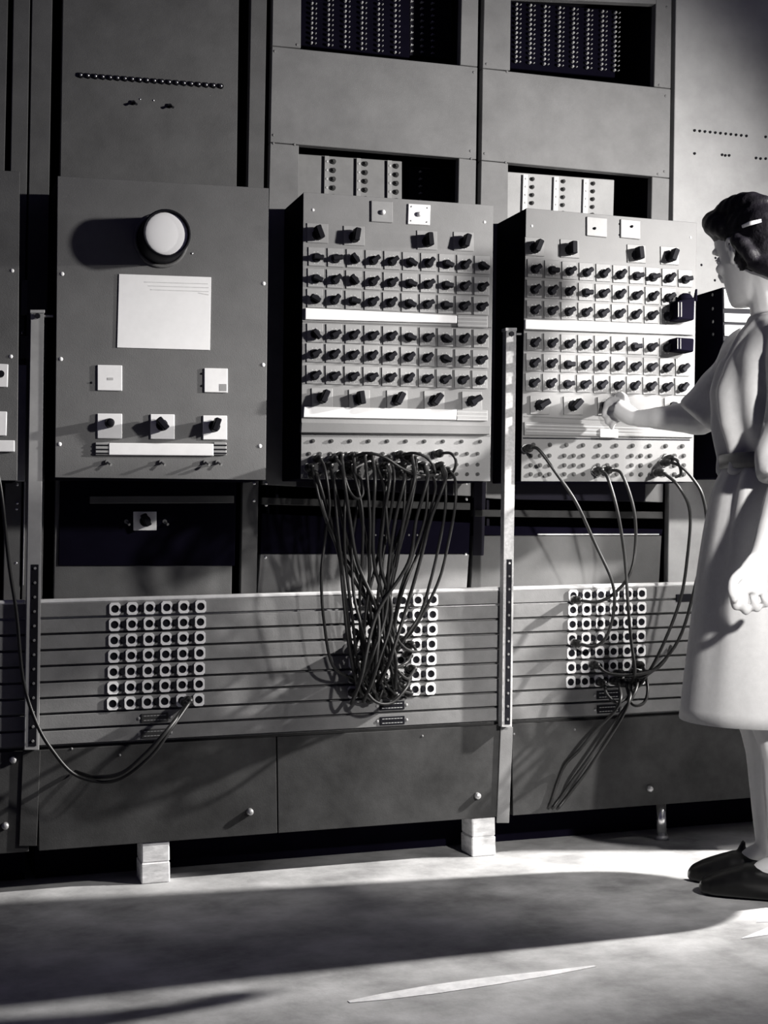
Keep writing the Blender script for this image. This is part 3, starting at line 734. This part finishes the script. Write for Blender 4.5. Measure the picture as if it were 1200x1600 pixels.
# ------------------------------------------------------------------ cables
def cable(pts, label, group, r=0.0042, top=None, bot=None, topdir=(0, -1, 0), m='cable'):
    """pts: (x, y, Y) measured places with their distance from the wall"""
    w = [onY(*p) for p in pts]
    e = empty('patch_cable', w[0], label, 'cable', group)
    bm = bmesh.new(); tube(bm, catmull(w, 7), r, 7); link('cord', bm, m, e, True)
    for end, on in ((w[0], top), (w[-1], bot)):
        if on is None: continue
        bm = bmesh.new(); base = Vector((end.x, on, end.z)); tip = base + Vector((0, -0.050, 0.002))
        cyl(bm, base, base + Vector((0, -0.034, 0)), .0102, .0112, 12); cyl(bm, base + Vector((0, -0.034, 0)), tip, .0112, .005, 12)
        pl = link('plug', bm, 'cable', e, True)
        bm = bmesh.new(); cyl(bm, base + Vector((0, -.003, 0)), base + Vector((0, -.008, 0)), .0116, seg=12); link('plug_collar', bm, 'steel', pl)
    return e
G1 = 'patch cables hanging from the middle control panel'
F = YP - .045; H = YT - .06; Q = YT - .045
mid = [
 [(487, 730, F), (492, 750, F - .04), (502, 790, F - .05), (525, 850, H - .04), (560, 900, H - .03), (592, 945, H - .02), (612, 990, H), (622, 1012, Q)],
 [(500, 716, F), (508, 735, F - .045), (515, 790, F - .05), (508, 840, H - .05), (502, 900, H - .05), (506, 970, H - .04), (520, 1040, H - .03), (556, 1062, Q)],
 [(517, 728, F), (522, 760, F - .05), (528, 830, F - .05), (536, 900, H - .05), (545, 980, H - .04), (556, 1050, H), (566, 1085, Q)],
 [(536, 741, F), (541, 760, F - .03), (538, 810, F - .04), (540, 880, H - .05), (550, 960, H - .05), (560, 1040, H - .03), (578, 1076, Q)],
 [(548, 727, F), (556, 752, F - .05), (566, 800, F - .06), (566, 870, H - .06), (562, 930, H - .05), (566, 1010, H - .03), (590, 1060, Q)],
 [(570, 712, F), (573, 740, F - .06), (578, 810, F - .06), (577, 890, H - .06), (580, 970, H - .05), (588, 1040, H - .02), (602, 1085, Q)],
 [(588, 726, F), (600, 765, F - .06), (606, 830, F - .06), (612, 880, H - .06), (610, 940, H - .06), (614, 985, H - .05), (632, 1012, H - .03), (650, 1018, H), (645, 1008, Q)],
 [(610, 716, F), (616, 745, F - .05), (612, 790, F - .05), (603, 840, H - .06), (594, 900, H - .06), (588, 960, H - .05), (582, 1040, H - .03), (590, 1092, H), (604, 1062, Q)],
 [(632, 727, F), (633, 760, F - .05), (629, 820, F - .05), (616, 880, H - .06), (600, 940, H - .06), (592, 1000, H - .04), (600, 1060, H - .02), (618, 1085, Q)],
 [(650, 717, F), (650, 745, F - .04), (640, 800, F - .05), (626, 850, H - .06), (612, 910, H - .06), (606, 980, H - .05), (612, 1050, H - .03), (630, 1072, Q)],
 [(662, 728, F), (668, 760, F - .05), (664, 810, F - .05), (644, 870, H - .06), (624, 930, H - .05), (614, 1000, H - .04), (622, 1070, H - .02), (642, 1084, Q)],
 [(676, 742, F), (680, 765, F - .05), (668, 815, F - .05), (655, 860, H - .05), (632, 915, H - .06), (618, 970, H - .05), (612, 1030, H - .04), (616, 1088, Q)],
 [(690, 728, F), (696, 755, F - .06), (695, 800, F - .06), (684, 860, H - .06), (672, 910, H - .05), (656, 960, H - .04), (630, 1000, H - .04), (606, 1036, Q)],
 [(702, 735, F), (711, 750, F - .05), (711, 790, F - .06), (700, 850, H - .06), (688, 900, H - .05), (668, 945, H - .04), (645, 985, H - .03), (630, 1000, Q)],
 [(525, 716, F), (534, 730, F - .04), (545, 765, F - .05), (557, 779, F - .06), (567, 772, F - .06), (564, 750, F - .05), (552, 738, F)],
 [(556, 712, F), (575, 708, F - .03), (600, 714, F - .04), (625, 730, F - .04), (645, 739, F - .04), (668, 743, F - .03), (686, 741, F)],
 [(628, 710, F), (648, 708, F - .03), (665, 714, F - .04), (676, 726, F - .04), (680, 740, F)],
 [(690, 708, F), (703, 708, F - .03), (711, 716, F - .04), (712, 728, F - .02), (706, 742, F)],
 [(493, 741, F), (500, 775, F - .04), (512, 815, F - .04), (530, 870, H - .05), (536, 930, H - .05), (545, 1010, H - .05), (560, 1075, H - .02), (580, 1094, Q)],
 [(560, 741, F), (560, 780, F - .03), (550, 850, H - .05), (553, 930, H - .06), (570, 1000, H - .06), (580, 1070, H - .03), (592, 1088, Q)],
 [(604, 741, F), (600, 790, F - .03), (590, 870, H - .05), (574, 940, H - .06), (568, 1010, H - .05), (572, 1062, H), (568, 1040, Q)],
 [(645, 741, F), (636, 800, F - .03), (612, 870, H - .05), (598, 950, H - .06), (606, 1020, H - .06), (634, 1060, H - .04), (648, 1046, Q)],
 [(580, 1012, Q), (590, 1032, H - .02), (612, 1044, H - .03), (634, 1036, H - .02), (642, 1024, Q)],
 [(560, 1036, Q), (566, 1068, H - .03), (586, 1096, H - .05), (612, 1098, H - .04), (634, 1076, H - .02), (640, 1060, Q)],
]
for k in range(10):
    xa = 492 + 22 * k + rng.uniform(-6, 6); xb = rng.uniform(555, 642); yb = rng.choice([1010, 1036, 1060, 1084]) + rng.uniform(-4, 4); o_ = rng.uniform(0, .05)
    xm = lerp(xa, 598, .45) + rng.uniform(-8, 8); xm2 = lerp(xm, 590, .6) + rng.uniform(-22, 22)
    mid.append([(xa, rng.choice([712, 727, 741]), F), (xa + 4, 750, F - .03 - o_), (lerp(xa, xm, .5), 810, F - .02 - o_), (xm, 880, H - .03 - o_), (xm2, 960, H - .02 - o_), (lerp(xm2, xb, .7), yb - 30, H - .03 - o_), (xb - 6, yb + rng.uniform(4, 16), H - .02), (xb, yb, Q)])
for i, pts in enumerate(mid):
    if 14 <= i <= 17:
        lab = ['short looped cable hanging under the middle panel, between its left plugs', 'long cord lying sideways across the middle panel plugs', 'short cord arching between two plugs, right half of the middle panel', 'rightmost short cord arching over the middle panel end plugs'][i - 14]
    elif i == 0: lab = 'cable crossing diagonally in front of the bunch from the leftmost plug of the middle panel'
    elif i == 1: lab = 'cable bowed out furthest left of the bunch under the middle panel'
    elif i == 13: lab = 'rightmost long cable of the bunch hanging under the middle panel'
    elif 22 <= i < 24: lab = ['short cord linking two tray sockets inside the bunch, upper loop', 'short cord sagging lowest over the nameplate under the bunch'][i - 22]
    else: lab = None
    e = cable(pts, lab or 'x', G1, top=(YT if 22 <= i < 24 else YP), bot=(YP if 14 <= i <= 17 else YT), r=0.0040 if i < 24 else 0.0048)
    mid[i] = (pts[0][0], e, lab)
order = sorted([m for m in mid if m[2] is None], key=lambda m: m[0])
for k, (x, e, _) in enumerate(order):
    e['label'] = '%s from the left of the straight-hanging cables under the middle control panel' % NTH[k]
G2 = 'patch cables hanging from the right control panel'
Fd = YP - .045
rt = [
 ([(830, 700, Fd), (842, 703, Fd - .02), (868, 738, Fd - .03), (900, 785, Fd - .04), (930, 850, H - .05), (955, 905, H - .05), (960, 945, H - .04), (950, 990, H - .03), (930, 1010, H - .01), (906, 1006, Q), ], YP, YT, 'long cable from the leftmost plug of the right panel, sweeping down to the right'),
 ([(940, 735, Fd), (950, 748, Fd - .03), (965, 800, Fd - .04), (976, 870, H - .05), (981, 940, H - .05), (986, 1000, H - .04), (992, 1050, H - .03), (985, 1068, Q)], YP, YT, 'straight pale-lit cable from the centre plug of the right panel to the lower sockets'),
 ([(955, 734, Fd), (972, 742, Fd - .03), (990, 795, Fd - .04), (993, 850, H - .05), (985, 895, H - .05), (962, 925, H - .03), (935, 940, H - .01), (906, 938, Q)], YP, YT, 'cable curving from the centre plug of the right panel to the top socket row'),
 ([(1046, 722, Fd), (1062, 728, Fd - .03), (1080, 745, Fd - .04), (1098, 776, Fd - .05), (1104, 830, H - .05), (1090, 900, H - .05), (1060, 1000, H - .04), (1010, 1055, H - .02), (972, 1054, Q)], YP, YT, 'cable from the right cluster of plugs running towards the woman and back to the sockets'),
 ([(1052, 716, Fd), (1060, 722, Fd - .03), (1064, 740, Fd - .02), (1056, 745, YP - .02)], YP, None, 'short cord curling over the topmost right plug of the right panel'),
 ([(1036, 738, Fd), (1060, 760, Fd - .03), (1078, 800, Fd - .03), (1074, 870, H - .03), (1062, 940, H - .03), (1030, 1020, H - .03), (1000, 1070, H - .01), (990, 1068, Q)], YP, YT, 'cable from the lowest plug of the right cluster, hanging nearest the woman'),
 ([(1000, 1068, Q), (985, 1085, H - .03), (965, 1098, H - .04), (948, 1085, H - .02), (945, 1068, Q)], YT, YT, 'short black loop hanging from the bottom sockets right of the right-hand post'),
 ([(1004, 1040, Q), (1012, 1075, H - .03), (1006, 1098, H - .04), (988, 1100, H - .03), (978, 1068, Q)], YT, YT, 'short cord at the right end of the bottom right sockets'),
 ([(934, 1040, Q), (950, 1052, H), (985, 1055, H - .02), (1020, 1048, H - .03), (1040, 1030, H - .02), (1048, 1010, YT - .01)], YT, None, 'thin cord leading right from the sixth socket row into the shade of the added cart'),
 ([(998, 1052, Q), (992, 1082, H - .04), (968, 1118, H - .04), (938, 1160, H - .03), (905, 1205, H - .01), (880, 1240, YT - .012), (864, 1262, YT - .008)], YT, None, 'thick cable falling lower left from the right sockets, leftmost of three across the base'),
 ([(986, 1068, Q), (984, 1092, H - .05), (972, 1120, H - .05), (946, 1162, H - .03), (916, 1206, H - .01), (890, 1240, YT - .012), (872, 1263, YT - .008)], YT, None, 'thick cable falling lower left from the right sockets, middle of three across the base'),
 ([(966, 1066, Q), (970, 1090, H - .05), (960, 1112, H - .05), (932, 1140, H - .03), (905, 1172, H - .01), (880, 1200, YT - .012), (858, 1262, YT - .008)], YT, None, 'thick cable falling lower left from the right sockets, shortest of three across the base'),
]
for pts, a, b, lab in rt: cable(pts, lab, G2, top=a, bot=b, r=0.0045)
cable([(-12, 700, YP - .08), (2, 770, YP - .07), (14, 880, H - .03), (26, 960, H - .02), (36, 1060, H - .02), (55, 1125, H - .03), (80, 1170, H - .03), (120, 1212, H - .02), (180, 1220, H - .03), (235, 1182, H - .05), (270, 1135, H - .04), (297, 1096, Q)],
      'long cable from the left edge, passing the left post to the lowest left sockets', 'patch cables at the left', r=0.0045, bot=YT)
cable([(292, 1100, Q), (262, 1140, H - .05), (225, 1180, H - .05), (190, 1208, H - .04), (150, 1214, H - .02), (118, 1206, YT - .006)],
      'cable drooping left from the lowest left sockets across the dark base cabinet', 'patch cables at the left', r=0.0055, top=YT)

# ------------------------------------------------------------------ the woman
pw = empty('person', (1.68, -0.74, FZ), 'dark haired woman in a belted grey dress and black shoes, reaching to turn a switch', 'person')
def frame(phi):
    f = Vector((-math.cos(phi), math.sin(phi), 0)); return f, Vector((-f.y, f.x, 0))     # forward, her left
ft_, lt_ = frame(math.radians(14))
V3 = Vector
Cs = V3((1.710, -0.74, 1.36)); Cw = V3((1.690, -0.74, onY(1150, 720, -0.74).z)); Ch = V3((1.692, -0.74, 0.90))
def ring(c, f, l, a_f, a_b, w, n=28, e=2.3, fold=None):
    out = []
    for k in range(n):
        t = 2 * math.pi * k / n; cf, sl = math.cos(t), math.sin(t)
        x = math.copysign(abs(cf) ** (2 / e), cf) * (a_f if cf > 0 else a_b); y = math.copysign(abs(sl) ** (2 / e), sl) * w
        m = 1 + (fold(t) if fold else 0)
        out.append(c + f * (x * m) + l * (y * m))
    return out
# --- legs, feet, arms, hands, neck and head : one continuous body
bm = bmesh.new()
FH = {}
for side, heel, toe in (('left', V3((1.670, -0.900, FZ)), V3((1.500, -0.740, FZ))), ('right', V3((1.715, -0.765, FZ)), V3((1.540, -0.615, FZ)))):
    d = (toe - heel).normalized(); FH[side] = (heel, toe, d)
    ank = heel + d * 0.052 + V3((0, 0, 0.118)); hip = Ch + lt_ * (0.085 if side == 'left' else -0.085)
    knee = (ank + hip) / 2 + V3((-0.04, 0.005, 0.06)); knee.z = 0.50
    calf = lerp(ank, knee, 0.66) - d * 0.022; mid_ = lerp(ank, knee, 0.3) - d * 0.006
    tube(bm, catmull([heel + d * .05 + V3((0, 0, .06)), ank, mid_, calf, knee, lerp(knee, hip, .5), hip], 4),
         [lerp(a, b, j / 4) for a, b in zip((.030, .033, .037, .054, .052, .068), (.033, .037, .054, .052, .068, .085)) for j in range(4)] + [.085], 14)
    tube(bm, [heel + d * .03 + V3((0, 0, .055)), heel + d * .075 + V3((0, 0, .082)), heel + d * .12 + V3((0, 0, .056)), heel + d * .16 + V3((0, 0, .034)), heel + d * .19 + V3((0, 0, .03))], [.027, .033, .027, .020, .015], 12, flat=(V3((0, 0, 1)), .85))
# trunk core
loft(bm, [ring(Ch + V3((0, 0, -.06)), ft_, lt_, .10, .12, .16), ring(Ch + V3((0, 0, .06)), ft_, lt_, .10, .11, .15), ring(Cw, ft_, lt_, .085, .085, .115), ring(lerp(Cw, Cs, .55), ft_, lt_, .10, .09, .135), ring(Cs + V3((0, 0, -.02)), ft_, lt_, .07, .07, .15), ring(Cs + V3((0, 0, .035)), ft_, lt_, .05, .05, .09)])
# arms
shL = Cs + lt_ * .165 + V3((0, 0, -.015)); shR = Cs - lt_ * .165 + V3((0, 0, -.015))
elL = onY(1236, 742, -.96); wrL = onY(1187, 872, -1.005)
elR = onY(1104, 652, -.50); wrR = onY(996, 654, -.325)
for sh, el, wr in ((shL, elL, wrL), (shR, elR, wrR)):
    tube(bm, catmull([sh, lerp(sh, el, .5), el, lerp(el, wr, .3), lerp(el, wr, .7), wr], 4), [.048] * 4 + [.045, .043, .041, .040] + [.039, .040, .041, .041] + [.040, .038, .035, .032] + [.030, .027, .025, .024] + [.0235], 14)
def finger(pts, r0, r1):
    p = catmull(pts, 4); tube(bm, p, [lerp(r0, r1, i / (len(p) - 1)) for i in range(len(p))], 10); ball(bm, p[-1], r1, u=10, v=6)
# left hand hanging, lightly curled; px places on the plane Y
def H_(x, y, dy=0.0): return onY(x, y, -1.015 + dy)
tube(bm, [wrL, H_(1178, 892, 0), H_(1172, 912), H_(1170, 926)], [.024, .033, .040, .036], 14, flat=(V3((.1, 1, 0)).normalized(), .5))
finger([H_(1148, 916), H_(1147, 936, -.006), H_(1150, 948, .004), H_(1156, 944, .022)], .0105, .0085)
finger([H_(1162, 920), H_(1162, 942, -.006), H_(1165, 955, .004), H_(1170, 949, .022)], .0105, .0088)
finger([H_(1177, 920), H_(1179, 940, -.006), H_(1182, 951, .004), H_(1186, 946, .022)], .0105, .0086)
finger([H_(1190, 916), H_(1194, 934, -.004), H_(1197, 944, .006), H_(1200, 940, .02)], .0095, .0078)
finger([H_(1160, 894), H_(1147, 906, -.02), H_(1143, 922, -.022), H_(1147, 936, -.016)], .0125, .0090)
# right hand on the switch
def G_(x, y, Y): return onY(x, y, Y)
tube(bm, [wrR, G_(986, 650, -.308), G_(974, 643, -.290), G_(964, 636, -.280)], [.0235, .030, .034, .030], 14, flat=(V3((.6, -.7, .2)).normalized(), .6))
finger([G_(968, 628, -.282), G_(958, 624, -.262), G_(949, 629, -.250), G_(946, 638, -.243)], .0100, .0080)
finger([G_(966, 636, -.280), G_(954, 634, -.258), G_(946, 641, -.246), G_(944, 649, -.241)], .0102, .0082)
finger([G_(968, 645, -.282), G_(957, 647, -.262), G_(950, 654, -.250), G_(949, 660, -.244)], .0098, .0080)
finger([G_(972, 652, -.285), G_(963, 657, -.268), G_(957, 663, -.258), G_(956, 668, -.250)], .0090, .0072)
finger([G_(978, 632, -.298), G_(975, 621, -.276), G_(968, 617, -.256), G_(960, 623, -.243)], .0115, .0088)
# neck and head
fh, lh = frame(math.radians(73))
Hc = onY(1176, 399, -.725); tilt = 0.16
upH = (V3((0, 0, 1)) * math.cos(tilt) + fh * math.sin(tilt)).normalized(); fH = lh.cross(upH) * -1
fH = (fh * math.cos(tilt) - V3((0, 0, 1)) * math.sin(tilt)).normalized()
def hp(f, l, u): return Hc + fH * f + lh * l + upH * u
tube(bm, catmull([Cs + V3((0, 0, -.01)), lerp(Cs, hp(-.03, 0, -.06), .5) + V3((0.005, 0, 0)), hp(-.028, 0, -.05), hp(-.02, 0, 0)], 4), [.066, .062, .058, .055, .054, .053, .052, .052, .052, .053, .054, .055, .056], 18)
lv = [(-.118, .052, -.02, .022), (-.112, .074, .0, .036), (-.098, .083, .03, .046), (-.078, .084, .052, .054), (-.055, .084, .070, .060), (-.030, .085, .084, .066), (-.008, .083, .092, .070), (.012, .080, .098, .072), (.030, .090, .100, .073), (.050, .094, .100, .073), (.072, .088, .094, .069), (.092, .072, .078, .058), (.106, .046, .052, .038), (.112, .015, .02, .012)]
loft(bm, [ring(hp(0, 0, u), fH, lh, a, b, w, 32, 2.15) for u, a, b, w in lv])
tube(bm, [hp(.082, 0, .022), hp(.094, 0, .002), hp(.104, 0, -.020), hp(.100, 0, -.030), hp(.082, 0, -.036)], [.008, .0095, .0125, .0125, .008], 10)
for sg in (1, -1):
    ball(bm, hp(.092, sg * .010, -.029), .0075)                                 # nostril wing
    tube(bm, [hp(.090, sg * .008, .029), hp(.088, sg * .034, .033), hp(.068, sg * .056, .024)], [.007, .008, .005], 8)    # brow
    ball(bm, hp(.058, sg * .044, -.020), .020, (1, 1, .8))                      # cheek bone
    # ear : rim and lobe
    pe = [hp(.006 + .0, sg * .071, -.022), hp(-.008, sg * .079, -.010), hp(-.018, sg * .083, .010), hp(-.012, sg * .083, .028), hp(.003, sg * .078, .030), hp(.010, sg * .073, .014)]
    tube(bm, catmull(pe, 4), .0058, 8); ball(bm, hp(-.003, sg * .074, .004), .016, (.7, .35, 1.4), rot=None)
tube(bm, [hp(.079, -.022, -.058), hp(.090, 0, -.054), hp(.079, .022, -.058)], [.003, .007, .003], 8)
tube(bm, [hp(.078, -.018, -.064), hp(.088, 0, -.066), hp(.078, .018, -.064)], [.003, .0075, .003], 8)
ball(bm, hp(.070, 0, -.098), .018, (.9, 1.1, .8))
body = remesh('body', bm, 'skin', 0.0042, 3, pw)
for sg in (1, -1):
    bm = bmesh.new(); ball(bm, hp(.0735, sg * .031, .006), .0125, u=16, v=10); e_ = link('eye', bm, 'eye', body, True)
    bm = bmesh.new(); tube(bm, [hp(.083, sg * .044 - sg * .026, .008), hp(.0885, sg * .031, .013), hp(.078, sg * .046, .007)], [.001, .0018, .001], 6); link('eyelashes', bm, 'hair', body, True)
    bm = bmesh.new(); tube(bm, [hp(.092, sg * .014, .030), hp(.091, sg * .032, .035), hp(.074, sg * .052, .027)], [.002, .003, .0015], 6); link('eyebrow', bm, 'hair', body, True)
# --- hair : cap, front pompadour roll and back roll
bm = bmesh.new()
lvh = [(-.062, -.068, .088, .050), (-.045, -.03, .100, .064), (-.020, -.012, .108, .0765), (.004, .002, .112, .079), (.024, .018, .114, .081), (.040, .050, .113, .081), (.052, .088, .112, .081), (.072, .097, .106, .079), (.092, .090, .094, .070), (.110, .070, .074, .054), (.122, .03, .03, .02)]
loft(bm, [ring(hp(0, 0, u), fH, lh, a, b, w, 32, 2.2) for u, a, b, w in lvh])
tube(bm, catmull([hp(.010, .078, .056), hp(.044, .066, .086), hp(.068, .038, .100), hp(.076, 0, .104), hp(.068, -.038, .100), hp(.044, -.066, .086), hp(.01, -.078, .056)], 4), [.014 + .022 * math.sin(math.pi * i / 24) ** .7 for i in range(25)], 12)
tube(bm, catmull([hp(.06, .03, .104), hp(.02, .04, .116), hp(-.03, .03, .116), hp(-.07, .0, .100)], 4), [.022, .026, .028, .030, .030, .030, .030, .03, .03, .03, .028, .026, .022], 12)
tube(bm, catmull([hp(.06, -.03, .104), hp(.02, -.04, .116), hp(-.04, -.03, .114)], 4), [.022, .026, .028, .030, .030, .030, .030, .028, .024], 12)
tube(bm, catmull([hp(-.045, .070, -.040), hp(-.085, .040, -.062), hp(-.098, 0, -.068), hp(-.085, -.04, -.062), hp(-.045, -.070, -.04)], 4), [.014 + .016 * math.sin(math.pi * i / 16) for i in range(17)], 12)
tube(bm, catmull([hp(-.02, .082, .03), hp(-.045, .080, .0), hp(-.06, .066, -.04)], 4), [.014, .017, .018, .019, .019, .018, .018, .017, .015], 10)
def strands(c):
    d = c - Hc; return 0.0008 * math.sin(150 * (d.dot(upH) + .6 * d.dot(fH)) + 9 * math.sin(22 * d.dot(fH)))
hair = remesh('hair', bm, 'hair', 0.0042, 3, pw, strands)
bm = bmesh.new(); p0 = hp(-.055, .086, .045); p1 = hp(-.092, .060, .050); tube(bm, [p0, lerp(p0, p1, .5) + lh * .006, p1], [.004, .0055, .004], 8); link('hair_clip', bm, 'white', hair, True)
# --- dress : blouse with sleeves, belt, skirt
bm = bmesh.new()
bl = [(Cw + V3((0, 0, -.03)), .118, .110, .142), (Cw + V3((0, 0, .01)), .112, .108, .138), (lerp(Cw, Cs, .28), .135, .118, .152), (lerp(Cw, Cs, .55), .142, .122, .162), (lerp(Cw, Cs, .8), .122, .118, .170), (Cs + V3((0, 0, -.015)), .092, .098, .168), (Cs + V3((0, 0, .022)), .070, .076, .118), (Cs + V3((0, 0, .045)), .058, .066, .078)]
loft(bm, [ring(c, ft_, lt_, a, b, w, 32, 2.2) for c, a, b, w in bl])
for sh, el in ((shL, elL), (shR, elR)):
    e2 = lerp(sh, el, 1.02)
    tube(bm, catmull([sh - (el - sh) * .12, lerp(sh, e2, .3), lerp(sh, e2, .65), e2], 4), [.062, .066, .068, .069, .069, .068, .068, .068, .068, .068, .070, .072, .072], 16)
# collar
for sg in (1, -1):
    tube(bm, catmull([Cs + ft_ * -.06 + lt_ * (sg * .02) + V3((0, 0, .055)), Cs + lt_ * (sg * .072) + V3((0, 0, .048)), Cs + ft_ * .062 + lt_ * (sg * .052) + V3((0, 0, .015)), Cs + ft_ * .108 + lt_ * (sg * .02) + V3((0, 0, -.05))], 4), [.013] * 13, 10)
def folds(c):
    d = c - Cs; s = d.dot(lt_); f = d.dot(ft_); z = d.z
    ang = math.atan2(s, f); k = max(0, min(1, (-z) / .22))
    arm = 0.5 if c.y > -.56 or c.y < -.91 else 0
    return (0.0095 * k * math.sin(10 * ang + 9 * z) + 0.0045 * math.sin(34 * (z + .8 * s)) * (1 - k * .5) + arm * .007 * math.sin(60 * z + 30 * s))
blouse = remesh('blouse', bm, 'dress', 0.006, 6, pw, folds)
bm = bmesh.new()
hz = onY(1150, 1136, -.85).z
Hm = V3((1.700, -.74, hz))
rings = []
N = 72
def sk(t, v):
    g = math.sin(9 * t + .6) * .55 + math.sin(17 * t + 2.1) * .3 + math.sin(5 * t) * .25
    return g * (0.10 * (1 - v) ** 1.6 + 0.008)
for v, a, b, w in ((0, .108, .105, .138), (.03, .118, .116, .152), (.10, .136, .140, .178), (.22, .155, .165, .190), (.4, .178, .19, .198), (.6, .199, .212, .208), (.8, .218, .232, .220), (1.0, .236, .252, .232)):
    c = lerp(Cw + V3((0, 0, -.012)), Hm, v); rings.append(ring(c, ft_, lt_, a, b, w, N, 2.1, (lambda t, v=v: sk(t, v))))
# smooth interpolation between the hand-set rings
fine = []
for k in range(N):
    fine.append(catmull([r[k] for r in rings], 4))
loft(bm, [[fine[k][j] for k in range(N)] for j in range(len(fine[0]))], caps=False)
bmesh.ops.recalc_face_normals(bm, faces=bm.faces)
bmesh.ops.solidify(bm, geom=bm.faces[:], thickness=.003)
link('skirt', bm, 'dress', pw, True)
bm = bmesh.new()
loft(bm, [ring(Cw + V3((0, 0, z)), ft_, lt_, .119 + o_, .113 + o_, .147 + o_, 40, 2.2) for z, o_ in ((-.020, -.004), (-.018, .003), (.016, .003), (.018, -.004))])
belt = link('belt', bm, 'belt', pw, True)
bm = bmesh.new(); cb = Cw + ft_ * .05 + lt_ * .142
tube(bm, catmull([cb + V3((-.02, -.01, .012)), cb + V3((.012, -.022, .018)), cb + V3((.03, -.012, 0)), cb + V3((.012, -.022, -.018)), cb + V3((-.02, -.01, -.012))], 3), .0055, 8); link('belt_knot', bm, 'belt', belt, True)
# --- shoes
for side in ('right', 'left'):
    heel, toe, d = FH[side]; n = V3((-d.y, d.x, 0))
    bm = bmesh.new()
    def sole(t, w, z): c = heel + d * t; return c, w, z
    prof = [(-.004, .024, .0, .072), (.02, .032, .0, .080), (.055, .033, .0, .076), (.10, .040, .0, .084), (.14, .045, .0, .082), (.18, .046, .0, .068), (.215, .040, .0, .054), (.240, .026, .002, .040), (.250, .010, .006, .026)]
    rr = []
    for t, w, z0, z1 in prof:
        c = heel + d * t; rr.append([c + n * (w * math.copysign(abs(math.cos(a)) ** .8, math.cos(a))) + V3((0, 0, z0 + (z1 - z0) * (.5 + .5 * math.copysign(abs(math.sin(a)) ** .8, math.sin(a))))) for a in [2 * math.pi * k / 16 for k in range(16)]])
    loft(bm, rr)
    tube(bm, [heel + d * .11 + n * .034 + V3((0, 0, .062)), heel + d * .115 + V3((0, 0, .078)), heel + d * .11 - n * .034 + V3((0, 0, .062))], .010, 10)
    # bow standing up on the instep
    b0 = heel + d * .118 + V3((0, 0, .074))
    if side == 'right': tube(bm, [b0 - V3((0, 0, .02)), b0 + V3((0, 0, .012)), b0 - d * .006 + V3((0, 0, .034))], [.016, .011, .005], 10)
    tube(bm, [b0 + n * .03 - V3((0, 0, .01)), b0 + V3((0, 0, .004)), b0 - n * .03 - V3((0, 0, .01))], [.008, .011, .008], 8)
    sh_ = remesh('shoe', bm, 'shoe', .0045, 3, pw)
    zs = [v.co.z for v in sh_.data.vertices]
    for v in sh_.data.vertices: v.co.z = max(v.co.z, FZ + 0.0008)
